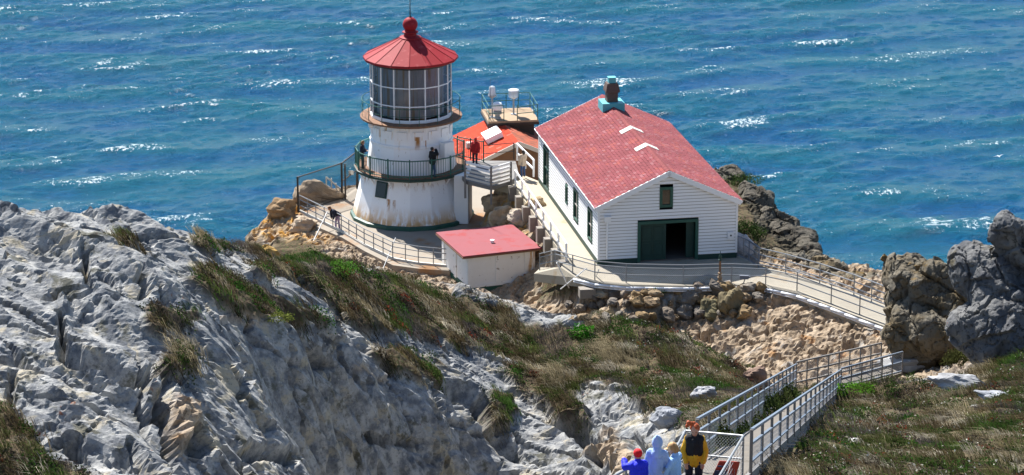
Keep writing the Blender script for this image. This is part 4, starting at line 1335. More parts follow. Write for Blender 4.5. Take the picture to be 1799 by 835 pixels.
# railing round the terrace
tp = [P(526,372,z=0), P(600,408,z=0), P(640,432,z=0), P(690,456,z=0), P(735,464,z=0), P(788,469,z=0)]
tr, tposts = fence('terrace_railing', 'grey pipe railing along the terrace in front of the lighthouse tower', 'railing', [base_on(p, 0) for p in tp], 1.05, (1.0, .74, .40), .03, .028, 'galvanised', 1.15)
for u0, v0, u1, v1 in ((575,372,549,420), (695,418,672,466)):
    a = P(u0, v0, z=.95); b = P(u1, v1, z=0.0)
    bb = Vector((float(b[0]), float(b[1]), float(gz(b[0], b[1])) - .1))
    MB().tube(a, bb, .03, n=6).build('stay', 'galvanised', tr)
kb = MB()
for a, b in zip(tp[:-1], tp[1:]):
    kb.bar(Vector(a) + Vector((0, 0, .06)), Vector(b) + Vector((0, 0, .06)), .14, .12)
kb.build('kerb', 'pale_trim', tr)
# tall black mesh fence and its gate
bp = [P(524,374,z=0), P(601,350,z=0), P(628,331,z=0)]
bf = thing('tall_mesh_fence', 'tall rusty black wire mesh fence with a leaning frame beside the terrace railing', 'fence', bp[0])
for (p, hgt, w_) in ((bp[0], 2.30, .11), (bp[1], 2.35, .12), (P(607,351,z=0), 2.3, .10), (bp[2], 2.45, .16)):
    MB().box(Vector(p) + Vector((0, 0, hgt / 2)), (w_, w_, hgt)).build('post', 'black_metal', bf)
for (a, b, za, zb) in ((bp[0], bp[1], 2.25, 2.3), (bp[1], bp[2], 2.3, 2.4), (bp[1], bp[2], 1.15, 1.2), (bp[0], bp[1], .08, .08)):
    MB().bar(Vector(a) + Vector((0, 0, za)), Vector(b) + Vector((0, 0, zb)), .05, .07).build('rail', 'black_metal', bf)
m = MB()
net(m, bp[0], bp[1], .1, 2.25, .14, .006); net(m, bp[1], bp[2], .1, 2.3, .14, .006)
m.build('wire_mesh', 'black_metal', bf)
q = Vector(bp[1]).lerp(Vector(bp[2]), .6) + Vector((0, -.05, 1.3))
MB().box(q, (.30, .03, .28)).build('notice_plate', 'pale_trim', bf)
# pale handrails of the steps down the back of the terrace
hp = thing('step_handrail', 'pale weathered handrail of steps going down behind the mesh fence', 'handrail', P(590,345,z=-.1))
for u0, v0, u1, v1 in ((574,344,573,311), (583,345,582,313), (592,349,590,322), (600,352,597,330)):
    a, b = P(u0, v0, hd=176.5), P(u1, v1, hd=176.5); MB().tube(a, b, .045, n=6).build('post', 'pale_trim', hp)
a, b = P(573,311,hd=176.5), P(600,334,hd=176.5); MB().bar(a, b, .06, .09).build('rail', 'pale_trim', hp)
a, b = P(575,326,hd=176.5), P(600,346,hd=176.5); MB().bar(a, b, .05, .07).build('rail', 'pale_trim', hp)

# bridge from the lower gallery to the walkway, with white board fences
br = [(2.9, -1.5), (3.3, -3.2), (4.85, -4.6), (6.0, -3.3), (6.5, -2.0), (6.3, 1.2), (3.2, 1.3)]
bq = MB().prism(br, 2.80, 3.02).build('bridge_deck', 'grey_wood'); tag(bq, 'grey plank bridge between the lower gallery and the walkway of the long house', 'footbridge')
bfn = thing('board_fence', 'white five board fence on the front of the bridge by the tower', 'fence', (3.4, -3.5, 3.0))
Pb = [Vector((3.30, -3.35, 3.02)), Vector((4.85, -4.75, 3.02)), Vector((6.02, -3.45, 3.02))]
for p in Pb: MB().box(p + Vector((0, 0, .10)), (.13, .13, 2.3)).build('post', 'grey_wood', bfn)
for a, b in zip(Pb[:-1], Pb[1:]):
    for zz in (.20, .44, .68, .92, 1.16):
        MB().bar(a + Vector((0, 0, zz)), b + Vector((0, 0, zz)), .05, .12).build('board', 'white_trim' if zz > .9 else 'pale_trim', bfn)
gr_ = thing('picket_railing', 'green picket railing at the far side of the bridge beside the red jacketed visitor', 'railing', (3.0, 1.4, 3.02))
ga, gb = Vector((2.75, 2.1, 3.02)), Vector((4.35, .9, 3.02))
for k in range(3):
    p = ga.lerp(gb, k / 2); MB().box(p + Vector((0, 0, .68)), (.08, .08, 1.36)).build('post', 'rail_green', gr_)
for zz in (.12, 1.28): MB().bar(ga + Vector((0, 0, zz)), gb + Vector((0, 0, zz)), .05, .05).build('rail', 'rail_green', gr_)
m = MB()
for k in range(1, 14):
    p = ga.lerp(gb, k / 14); m.tube(p + Vector((0, 0, .12)), p + Vector((0, 0, 1.28)), .014, n=5)
m.build('balusters', 'rail_green', gr_)
fence('bridge_rail', 'thin dark railing along the back of the bridge in front of the orange roof', 'railing', [gb, Vector((6.2, 1.6, 3.0))], 1.05, (1.0, .5), .04, .025, 'black_metal', 2.0)
fence('back_rail', 'white wooden rail closing the far end of the walkway behind the long house', 'railing', [Vector((6.4, 1.9, 2.85)), Vector(hl(-.15, HL + 1.0, 0))], 1.05, (1.0, .45), .06, .055, 'white_paint', 1.6, True)
# walkway railing beside the house, on stepped concrete blocks
wa, wb = Vector(hl(-1.62, HL - .9, 0)), Vector(hl(-1.60, .9, 0))
wf, wposts = fence('walkway_railing', 'white wooden railing along the walkway beside the long house', 'railing', [wa, wb], 1.0, (.98, .40), .06, .055, 'white_paint', 2.1, True)
for k, p in enumerate(wposts):
    q = p + Vector((-.16, 0, -.42))
    ob = MB().box(q, (.46, .46, .86), rz=HA).build('footing', 'concrete_block', wf)

# railing along the front edge of the path and the far side of the ramp
fp = [P(948,478,z=1.72), P(975,472,z=2.35), P(1006,481,z=ZP), P(1045,492,z=ZP), P(1100,497,z=ZP), P(1200,499,z=ZP), P(1285,497,z=ZP), P(1345,499.5,z=ZP), P(1400,511,z=ZP), P(1460,533,z=ZP), P(1510,552,z=ZP), P(1564,572,z=ZP)]
ff, fposts = fence('path_railing', 'long grey pipe railing with wire mesh along the front edge of the curving path', 'railing', [base_on(p) for p in fp], 1.05, (1.0, .80, .42), .032, .03, 'galvanised', 2.1, mesh=(.05, .8, .11, .0035))
for u0, v0, u1, v1 in ((978,462,1000,506), (1030,472,985,508), (1052,474,1040,503)):
    a = P(u0, v0, z=ZP + .6); b = P(u1, v1, z=ZP - .9)
    MB().tube(a, b, .035, n=6).build('stay', 'white_trim', ff)
bp2 = [P(1306,452,z=ZP), P(1333,470,z=ZP), P(1380,481,z=ZP), P(1440,498,z=ZP), P(1500,518,z=ZP), P(1562,542,z=ZP)]
fence('ramp_railing', 'grey three rail pipe fence on the seaward side of the ramp', 'railing', [base_on(p) for p in bp2], 1.1, (1.0, .66, .34), .034, .032, 'galvanised', 1.7)
hf = [Vector(hl(HW + .10, .1, 0)), Vector(hl(HW + .5, -.9, 0)), base_on(bp2[1])]
fence('corner_mesh_fence', 'dark wire mesh fence at the right corner of the long house', 'fence', hf, 1.15, (1.0, .05), .04, .03, 'grey_box', 1.2, mesh=(.05, 1.0, .09, .006), wire='grey_box')
# pipes and cable along the path edge
for off, r, lab in ((-.14, .075, 'thick white pipe laid along the outer edge of the path'), (-.36, .045, 'thin white conduit lying lowest along the outer edge of the path')):
    ctr = [P(u, v + (3 if off < -.2 else 0), z=ZP - .10 + (off + .14) * .6) for u, v in ((1008,490), (1045,500), (1100,505.5), (1200,507), (1285,505), (1345,507.5), (1400,520), (1460,542), (1510,562), (1566,583))]
    ctr = [Vector(c) + Vector((0, off * .5, 0)) for c in ctr]
    tag(MB().path(resample(ctr, 1.0), r, 8).build('pipe', 'white_pipe', smooth=True), lab, 'pipe')
# horn post on its concrete block, junction box
hb_ = P(1267, 503, z=ZP - .2)
hb_ = Vector((float(hb_[0]), float(hb_[1]) - .25, ZP - .42))
cbk = tag(MB().box(hb_ + Vector((.0, 0, .22)), (1.0, .75, .62), rz=.1).build('concrete_block', 'concrete_block'), 'grey concrete block under the small bronze post at the path edge', 'block')
hpost = thing('bronze_post', 'slim dark bronze post with a finial standing on a concrete block by the path', 'post', hb_ + Vector((-.1, 0, .535)))
p = hb_ + Vector((-.1, 0, .535))
MB().lathe([(.20, 0), (.20, .06), (.09, .10), (.12, .2), (.14, .26), (.08, .34), (.07, .42), (.12, .46), (.12, .52), (.055, .56)], 12, 0, p).build('base', 'deck_brown', hpost, smooth=True, angle=35)
MB().lathe([(.055, .56), (.06, 1.0), (.05, 1.18)], 10, 0, p).build('shaft', 'brown_wall', hpost)
MB().lathe([(.05, 1.18), (.10, 1.20), (.10, 1.24), (.06, 1.28), (.09, 1.38), (.05, 1.50), (.02, 1.56), (.02, 1.68), (.003, 1.74)], 12, 0, p).build('finial', 'dark_green', hpost, smooth=True, angle=35)
jb = Vector(P(1307, 500, z=ZP)); jb = jb + Vector((0, .05, 0))
jbx = thing('junction_box', 'blue grey junction box on a bent pipe beside the bronze post', 'box', jb)
MB().path([jb + Vector((-.05, 0, 0)), jb + Vector((0, 0, .12)), jb + Vector((.05, 0, .28))], .03).build('pipe', 'galvanised', jbx)
MB().box(jb + Vector((.0, 0, .39)), (.48, .16, .20)).box(jb + Vector((.28, 0, .39)), (.10, .10, .10)).build('case', 'grey_box', jbx)
b1 = Vector(P(1031, 504, z=ZP - .3))
tag(MB().box(b1 + Vector((0, -.2, -.25)), (.85, .6, .5), rz=.15).build('concrete_block', 'concrete_block'), 'grey concrete block half buried below the left bend of the path', 'block')

# ------------------------------------------------------------------ the stairway
s0, s1, s2 = Vector(S0), Vector(S1), Vector(S2)
sdir = (s1 - s0); slen = sdir.length; sdn = sdir.normalized()
hd_ = Vector((sdn.x, sdn.y, 0)).normalized(); side = Vector((hd_.y, -hd_.x, 0))   # to the right
SWID = 1.10
up_ext = 7.0
m = MB()
run = Vector((sdir.x, sdir.y, 0)).length
nst = int((run + up_ext) / .62)
for k in range(nst):
    t0 = (-up_ext + k * .62)
    c = s0 + hd_ * (t0 + .31); c.z = s0.z + sdir.z / run * (t0 + .31)
    if t0 + .62 > run: break
    m.box((c.x, c.y, c.z - .09), (SWID, .54, .14), rz=math.atan2(hd_.y, hd_.x) - math.pi / 2)
st_ = m.build('stairs', 'tread_wood'); st_['kind'] = 'structure'
ld = (s2 - s1).normalized(); ls = Vector((ld.y, -ld.x, 0)).normalized()
LA = [s1 - hd_ * .2 - side * (SWID / 2 + .05), s1 - hd_ * .2 + side * (SWID / 2 + .1), s2 + ls * .75, s2 - ls * .75, s1 - ls * .9 + ld * .3]
lz = [s1.z - .05] * 2 + [s2.z] * 2 + [s1.z]
MB().prism([(p.x, p.y) for p in LA], [z_ - .25 for z_ in lz], lz).build('stair_landing', 'tread_wood')['kind'] = 'structure'
m = MB()
for sg in (-1, 1):
    a = s0 - sdn * up_ext * 1.05 + side * sg * (SWID / 2 + .09); b = s1 + side * sg * (SWID / 2 + .09)
    m.bar(a + Vector((0, 0, -.06)), b + Vector((0, 0, -.06)), .08, .18)
m.build('stair_kerbs', 'grey_wood')['kind'] = 'structure'
def stair_rail(name, label, sg, pts, step, mat):
    o = thing(name, label, 'railing', pts[0])
    R_ = resample(pts, step)
    for p in R_: MB().box(p + Vector((0, 0, .48)), (.07, .07, 1.12)).build('post', 'grey_wood', o)
    for zz, w_ in ((1.03, .06), (.72, .045), (.30, .04)):
        m = MB()
        for a, b in zip(R_[:-1], R_[1:]): m.bar(a + Vector((0, 0, zz)), b + Vector((0, 0, zz)), .07, w_)
        m.build('rail', mat, o)
    m = MB()
    for a, b in zip(R_[:-1], R_[1:]): net(m, a, b, -.42, .70, .24, .0022)
    m.build('wire_mesh', 'wire', o)
    return o
off = SWID / 2 + .12
rl0 = s0 + sdn * 9.0 - side * (off + .18)
corner = s1 - side * (off + .75) + Vector((0, .5, 0))
stair_rail('stair_railing', 'left hand blue grey wooden railing of the long stairway', -1, [rl0, corner], 4.7, 'blue_grey_rail')
stair_rail('stair_railing', 'right hand blue grey wooden railing of the stairway, above the shaded drop', 1, [s0 + sdn * 4.3 + side * off, s1 + side * off], 4.7, 'blue_grey_rail')
def lattice(name, label, a, b, z0, z1, mat):
    o = thing(name, label, 'railing', a)
    R_ = resample([a, b], .62)
    for p in R_: MB().box(p + Vector((0, 0, (z1 + z0) / 2)), (.06, .06, z1 - z0)).build('post', 'grey_wood', o)
    for f_ in (1.0, .52, .08):
        m = MB().bar(Vector(a) + Vector((0, 0, z1 * f_)), Vector(b) + Vector((0, 0, z1 * f_)), .06, .075).build('rail', mat, o)
    m = MB()
    for x, y in zip(R_[:-1], R_[1:]): net(m, x, y, z0, z1 - .05, .13, .004)
    m.build('wire_mesh', 'wire', o)
lattice('landing_railing', 'far railing of close set posts and wire mesh along the stair landing', corner, s2 - ls * .75, -.25, 1.12, 'grey_wood')
lattice('landing_railing', 'near railing of the stair landing with deep wire mesh below the deck', s1 + side * off, s2 + ls * .75, -.85, 1.08, 'blue_grey_rail')

# galvanised gate frame and sign where the visitors stand
G0 = s0 + sdn * 2.6
def at_hd(u, v, hd): return Vector(P(u, v, hd=hd))
gA, gB = at_hd(1204, 757, 59.5), at_hd(1306, 766, 58.6)
gC = at_hd(1256, 850, 54.2); gD = at_hd(1165, 830, 56)
gt = thing('landing_barrier', 'galvanised tube barrier with wire netting behind the red haired visitor', 'barrier', (gA + gB) / 2)
MB().tube(gA, gB, .024, n=8).build('rail', 'galvanised', gt)
a2, b2 = at_hd(1234, 798, 59.2), at_hd(1284, 801.5, 58.8)
MB().tube(gA + Vector((0, 0, -.52)), gB + Vector((0, 0, -.52)), .02, n=8).build('rail', 'galvanised', gt)
MB().tube(gB, gC, .026, n=8).build('rail', 'galvanised', gt)
MB().tube(gA, gD, .026, n=8).build('rail', 'galvanised', gt)
for p in (gA, gB): MB().tube(p, p + Vector((0, 0, -1.15)), .024, n=8).build('post', 'galvanised', gt)
m = MB(); net(m, gA + Vector((0, 0, -1.0)), gB + Vector((0, 0, -1.0)), 0, 1.0, .075, .0028)
n_ = 10
m.build('wire_mesh', 'wire', gt)
m = MB()
for k in range(1, 9):
    q = gB.lerp(gC, k / 9)
    for j in (0, 1):
        m.tube(q, q + Vector((.0, .12 * (1 if j else -1) * 3, -.95)), .003, n=3, cap=False)
for zz in np.arange(-.1, -.95, -.12): m.tube(gB + Vector((0, 0, zz)), gC + Vector((0, 0, zz)), .003, n=3, cap=False)
m.build('wire_mesh', 'wire', gt)
# sign board hung on the barrier
sgA = at_hd(1263, 811, 57.0); 
sg = thing('warning_board', 'red and navy board hung inside the barrier at the foot of the picture', 'sign', sgA)
def quad3(u0, v0, u1, v1, u2, v2, u3, v3, hd, dz=0.0):
    return [at_hd(u0, v0, hd), at_hd(u1, v1, hd), at_hd(u2, v2, hd), at_hd(u3, v3, hd)]
def plate(name, q, mat, parent, th=.02):
    n_ = (q[1] - q[0]).cross(q[3] - q[0]).normalized() * th
    MB().add([*q, *[p - n_ for p in q]], [(0, 1, 2, 3), (7, 6, 5, 4), (0, 4, 5, 1), (1, 5, 6, 2), (2, 6, 7, 3), (3, 7, 4, 0)]).build(name, mat, parent)
plate('panel', quad3(1241, 858, 1272, 858, 1283, 811, 1264, 810, 57.0), 'sign_red', sg)
plate('panel', quad3(1273.5, 858, 1288, 858, 1300, 812, 1285, 811, 57.0), 'sign_red', sg)
plate('dark_strip', quad3(1253, 838, 1275.5, 838, 1277, 828, 1256, 827, 56.93), 'sign_navy', sg, .015)
plate('dark_strip', quad3(1260, 821, 1279, 822, 1279.6, 819.5, 1261, 818.5, 56.93), 'sign_navy', sg, .015)
# lower left rail in front of the visitors
lrl = [at_hd(1062, 846, 55.5), at_hd(1100, 825, 57.0), at_hd(1180, 786, 58.8), at_hd(1203, 773, 59.3)]
o = thing('visitor_rail', 'blue grey tube rail slanting up behind the blue coated visitors', 'railing', lrl[0])
MB().path(lrl, .03, 8).build('rail', 'galvanised', o)
for p in lrl[1:3]: MB().tube(p, p + Vector((0, 0, -1.0)), .025).build('post', 'galvanised', o)
MB().path([p + Vector((0, 0, -.45)) for p in lrl], .022, 8).build('rail', 'galvanised', o)
# platform the visitors stand on
pz = s0.z - .85
PLAT = [at_hd(1040, 900, 53), at_hd(1330, 900, 53), at_hd(1330, 845, 60.2), at_hd(1090, 845, 60.2)]
c0 = s0 + sdn * .2
MB().prism([(c0.x - 3.0, c0.y - 5.5), (c0.x + 1.0, c0.y - 5.5), (c0.x + 1.4, c0.y + .6), (c0.x - 2.8, c0.y + .9)], pz - .22, pz - .02).build('stair_platform', 'grey_wood')['kind'] = 'structure'
# ------------------------------------------------------------------ loose rocks and outcrops
def rock_verts(seed, n=24, planes=16, rough=.12, sharp=.08):
    """unit boulder: planes cut from a sphere, then roughened; returns verts, faces"""
    r_ = np.random.default_rng(seed)
    m = MB().sphere((0, 0, 0), 1.0, n, n // 2 + 2)
    V = np.array(m.v); V /= np.linalg.norm(V, axis=1)[:, None]
    N = r_.normal(size=(planes, 3)); N /= np.linalg.norm(N, axis=1)[:, None]
    dd = .62 + .36 * r_.random(planes)
    dots = V @ N.T
    rad = np.min(np.where(dots > .05, dd / np.maximum(dots, .05), 1.25), axis=1)
    rad = np.minimum(rad, 1.12)
    q = V * rad[:, None]
    k = seed * 3.7
    rad2 = rough * fbm3(q[:, 0] * 1.8 + k, q[:, 1] * 1.8, q[:, 2] * 1.8, 4, seed)
    q = q + V * rad2[:, None]
    return q, m.f
def stone(name, label, cat, c, size, seed, col, rz=0.0, tilt=0.0, group=None, n=20, rough=.14, mat='stone', planes=14):
    q, f = rock_verts(seed, n, planes, rough)
    R = np.array(Matrix.Rotation(rz, 3, 'Z') @ Matrix.Rotation(tilt, 3, 'Y'))
    q = (q * np.array(size) * .5 * 1.1) @ R.T
    r_ = random.Random(seed)
    m = MB()
    m.v = [tuple(p) for p in q]; m.f = list(f); m.mi = [0] * len(f)
    nz = fbm3(q[:, 0] * 2 + seed, q[:, 1] * 2, q[:, 2] * 2, 3, seed + 3)
    for fc in f:
        t_ = float(nz[list(fc)].mean())
        k = 1.0 + .55 * t_ + r_.uniform(-.06, .06)
        m.col.append((col[0] * k, col[1] * k, col[2] * k))
    me = m.mesh(name, mat)
    o = bpy.data.objects.new(name, me); C.objects.link(o)
    o.location = tuple(map(float, c))
    return tag(o, label, cat, group)
# dry stone wall below the path
sr = random.Random(11)
cols_ = [(.21, .15, .09), (.18, .145, .11), (.26, .19, .115), (.14, .12, .10), (.24, .165, .085), (.19, .165, .135)]
wall_px = []
for row, (v0, v1, u0, u1, k0) in enumerate(((524, 512, 1045, 1335, 17), (541, 530, 1000, 1330, 18), (560, 552, 1010, 1310, 16))):
    for k in range(k0):
        t_ = (k + sr.uniform(-.25, .25)) / (k0 - 1)
        wall_px.append((u0 + (u1 - u0) * t_, v0 + (v1 - v0) * t_ + sr.uniform(-4, 4) + row * 2, row))
for k, (u_, v_, row) in enumerate(wall_px):
    p = hit(u_, v_, 135)
    sz = sr.uniform(.5, 1.0) * (1.25 if u_ > 1200 else 1.0)
    dim = (sz, sz * sr.uniform(.6, .9), sz * sr.uniform(.5, .75))
    stone('wall_stone', 'rough brown stone set in the tumbled dry stone wall under the path', 'stone', (p[0], p[1] + .1, p[2] + dim[2] * .25), dim, 500 + k, sr.choice(cols_), sr.uniform(0, 6), sr.uniform(-.3, .3), 'stones of the dry wall under the path', n=18, rough=.22)
big = [
 (1285, 545, (1.7, 1.3, 1.7), (.17, .135, .075), 'large olive brown boulder at the right end of the dry stone wall'),
 (1250, 556, (1.3, 1.0, 1.2), (.17, .145, .08), 'rounded olive boulder leaning under the largest wall boulder'),
 (1208, 534, (1.4, 1.0, 1.1), (.20, .17, .14), 'grey brown boulder jutting from the middle of the dry stone wall'),
 (1230, 515, (1.3, .9, .7), (.22, .18, .145), 'flat topped boulder capping the dry stone wall near the bronze post'),
]
for k, (u_, v_, dim, col, lab) in enumerate(big):
    p = hit(u_, v_, 135)
    stone('boulder', lab, 'boulder', (p[0], p[1] + .2, p[2] + dim[2] * .2), dim, 700 + k, col, sr.uniform(0, 6), 0, None, n=34, rough=.24)
p = hit(1068, 520, 135)
stone('slab_rock', 'long pale slab of rock lying propped below the path bend', 'rock', (p[0], p[1] + .2, p[2] + .2), (2.1, .9, .45), 721, (.36, .29, .20), RAD(35), -.25, n=24, planes=10)
# loose boulders named by where they lie
lo = [
 (1612, 646, (3.0, 1.4, 1.1), (.36, .36, .36), 'long pale grey boulder lying at the foot of the tawny crag', .05, -.06, 1),
 (1693, 684, (2.7, 1.2, .75), (.36, .36, .36), 'low humped grey rock in the grass below the crag', -.15, .1, 2),
 (1745, 702, (1.5, .8, .5), (.30, .31, .33), 'smaller grey rock trailing the humped rock in the grass', -.25, .15, 3),
 (1502, 780, (.55, .4, .3), (.42, .41, .38), 'little pale stone among the tussocks right of the stairs', 0, 0, 4),
 (1716, 720, (.6, .4, .3), (.42, .41, .38), 'small whitish stone on the path like line in the right hand grass', 0, 0, 5),
 (1238, 700, (1.3, .9, .8), (.34, .34, .35), 'lone grey boulder in the grass left of the stairs', .3, 0, 6),
 (1176, 742, (1.4, .9, .9), (.27, .28, .30), 'dark rounded boulder at the tip of the pale ledge behind the visitors', .2, .2, 7),
 (1326, 672, (1.3, 1.0, 1.1), (.18, .12, .09), 'dark reddish boulder in the gully near the stair landing', .4, 0, 8),
 (1300, 443, (1.4, 1.0, 1.3), (.34, .35, .38), 'upright blue grey boulder behind the corner mesh fence', 0, 0.2, 9),
 (885, 388, (2.0, 1.4, 1.3), (.40, .30, .20), 'tawny boulder between the tower and the walkway footings', .3, .1, 10),
 (915, 400, (1.7, 1.2, 1.0), (.42, .35, .27), 'flat pale boulder just above the pump shed roof', .1, .2, 11),
 (940, 422, (1.4, 1.0, .9), (.40, .30, .18), 'tan boulder against the lower walkway footing', .5, 0, 12),
 (868, 362, (1.6, 1.2, 1.2), (.42, .31, .20), 'rusty tan boulder beside the grey enclosure of the tower', .2, 0, 13),
 (555, 352, (3.2, 2.0, 1.5), (.30, .23, .16), 'big brown boulder behind the tall mesh fence', .1, .1, 14),
 (492, 380, (2.0, 1.6, 1.4), (.30, .20, .11), 'dark hollowed boulder at the seaward corner of the terrace', .3, 0, 15),
 (462, 366, (1.8, 1.4, 1.5), (.42, .26, .08), 'orange lichened boulder farthest left on the headland edge', .3, 0, 16),
 (445, 392, (1.4, 1.1, 1.0), (.45, .27, .07), 'orange boulder low on the left edge of the headland', .6, 0, 17),
 (535, 402, (1.6, 1.2, 1.0), (.44, .34, .24), 'pale boulder under the kerb of the terrace railing', .2, 0, 18),
]
for u_, v_, dim, col, lab, rz_, tl_, sd_ in lo:
    h0 = 165 if (v_ < 430 and u_ < 1000) else (150 if v_ < 450 else 55)
    p = hit(u_, v_ + 3, h0)
    stone('boulder', lab, 'boulder', (p[0], p[1] + dim[1] * .25, p[2] + dim[2] * .22), dim, 800 + sd_, col, rz_, tl_, n=34, planes=18, rough=.2)

def outcrop(name, label, blobs, seed, voxel=.085, mat='crag_tawny', amp=1.0):
    """one crag: lobes fused into a single surface, then weathered"""
    m = MB()
    for k, (c, s_, rz_, tx) in enumerate(blobs):
        q, f = rock_verts(seed + k, 36, 11, .05)
        R = np.array(Matrix.Rotation(rz_, 3, 'Z') @ Matrix.Rotation(tx, 3, 'Y'))
        q = (q * np.array(s_)) @ R.T + np.array(c)
        m.add([tuple(p) for p in q], f)
    me = fuse(m, voxel, 2)
    n = len(me.vertices)
    co = np.empty(n * 3); me.vertices.foreach_get('co', co); co = co.reshape(-1, 3)
    nr = np.empty(n * 3); me.vertices.foreach_get('normal', nr); nr = nr.reshape(-1, 3)
    x, y, z = co.T
    d = .16 * fbm3(x / 1.7, y / 1.7, z / 1.7, 4, seed + 1)
    d -= .20 * (1 - sstep(0, .06, np.abs(noise3(x / 1.9 + z * .3, y / 1.9, z / 2.6, seed + 2))))
    d -= .10 * (1 - sstep(0, .06, np.abs(noise3(x / .8, y / .8, z / 1.0, seed + 3))))
    f_, e_ = facets(x / 1.3 + z * .45 + .3 * noise3(x, y, z, 5), z / 1.0 + y * .4 - x * .3, seed + 5, .45, .45)
    d += f_ * .26
    d += .035 * fbm3(x / .25, y / .25, z / .25, 2, seed + 7)
    co = co + nr * (d * amp)[:, None]
    me.vertices.foreach_set('co', co.ravel().astype(np.float32))
    me.materials.append(MAT[mat])
    me.polygons.foreach_set('use_smooth', [False] * len(me.polygons))
    me.update()
    o = link_mesh(name, me); me.name = name
    return tag(o, label, 'crag')

def fuse(m, voxel, smooth=3, fac=.5):
    me = m.mesh('fuse')
    o = bpy.data.objects.new('fuse', me); C.objects.link(o)
    r = o.modifiers.new('r', 'REMESH'); r.mode = 'VOXEL'; r.voxel_size = voxel; r.adaptivity = 0
    if smooth:
        s_ = o.modifiers.new('s', 'SMOOTH'); s_.iterations = smooth; s_.factor = fac
    dg = bpy.context.evaluated_depsgraph_get()
    out = bpy.data.meshes.new_from_object(o.evaluated_get(dg))
    bpy.data.objects.remove(o); bpy.data.meshes.remove(me)
    return out

def crag_mat(name, c1, c2, c3, c4):
    t = NT(name)
    g = t.coord('World')
    mid, fine, grain = t.noise(g, .7, 7, .65), t.noise(g, 4.5, 6, .7), t.noise(g, 20, 4, .7)
    c = t.mix(t.ramp(mid, .36, .62), c1, c2)
    c = t.mix(t.math('MULTIPLY', t.ramp(fine, .53, .63), .8), c, c3)
    c = t.mix(t.ramp(t.noise(g, .5, 6, .7), .57, .68), c, c4)
    c = t.mix(t.ramp(t.noise(g, 1.3, 6, .7), .68, .72), c, (.33, .06, .03))
    hb = t.math('ADD', t.math('MULTIPLY', fine, .8), t.math('MULTIPLY', grain, .4))
    t.pbr(c, .92, 0, t.bump(hb, .9, .10), .12)
crag_mat('crag_tawny', (.155, .12, .07), (.18, .16, .125), (.042, .038, .03), (.18, .115, .04))
crag_mat('crag_grey', (.105, .107, .114), (.19, .187, .18), (.035, .035, .035), (.12, .105, .07))
def B(u, v, hd, sx, sy, sz, rz=0.0, tx=0.0): return (tuple(P(u, v, hd=hd)), (sx, sy, sz), rz, tx)
outcrop('tawny_crag', 'big tawny crag standing where the ramp bends out of sight', [
  B(1608, 505, 139.8, 1.5, 2.2, 1.7, .4, .15), B(1650, 540, 139, 2.3, 2.4, 2.1, .5, .5), B(1700, 590, 138, 2.0, 1.8, 1.6, .3, .75), B(1598, 590, 138.3, 1.2, 1.5, 1.7, .2, .1), B(1642, 600, 137.2, 1.9, 1.5, 1.7, .1, .4), B(1580, 478, 140.2, .9, 1.2, .9), B(1712, 540, 139, 1.3, 1.5, 1.1, .2, .6), B(1728, 638, 135.5, 1.1, 1.1, .9, 0, .6)], 901, amp=1.15)
outcrop('grey_crag', 'tall grey crag with a peaked block leaning on the right edge of the photo', [
  B(1785, 425, 131, 1.0, 1.2, 1.5, .2, -.35), B(1770, 402, 131.5, .5, .8, .65, .2, -.3), B(1735, 480, 132.5, 1.7, 1.7, 1.4, .5, .5), B(1775, 520, 131, 2.4, 2.0, 1.9, .1, .6), B(1760, 590, 130, 2.4, 2.0, 1.7, .4, .5), B(1830, 560, 129.5, 2.2, 2.2, 3.0, 0, .3), B(1850, 450, 131, 1.6, 1.8, 2.2, 0, -.3), B(1705, 470, 133, .8, 1.1, .9, 0, .2)], 931, mat='crag_grey', amp=1.1)
crag_mat('crag_dark', (.075, .065, .05), (.14, .125, .10), (.03, .03, .022), (.045, .055, .022))
outcrop('dark_bluff', 'dark craggy bluff dropping to the sea behind the right wall of the long house', [
  B(1280, 328, 172, 1.5, 1.9, 1.2), B(1315, 365, 169, 1.7, 2.0, 1.5), B(1350, 398, 166, 1.7, 2.0, 1.4), B(1390, 424, 163, 1.4, 1.8, 1.1), B(1420, 443, 161, .8, 1.1, .7), B(1315, 420, 165.5, 1.4, 1.8, 1.2)], 951, mat='crag_dark')
outcrop('seaward_ledge', 'low pale rock ledge along the sea edge beyond the ramp railing', [
  B(1395, 462, 157.5, 1.6, 1.3, .8), B(1440, 478, 155.5, 1.6, 1.2, .8), B(1490, 488, 153.5, 1.3, 1.1, .6), B(1540, 492, 152.5, 1.5, 1.1, .55)], 971, mat='crag_tawny')
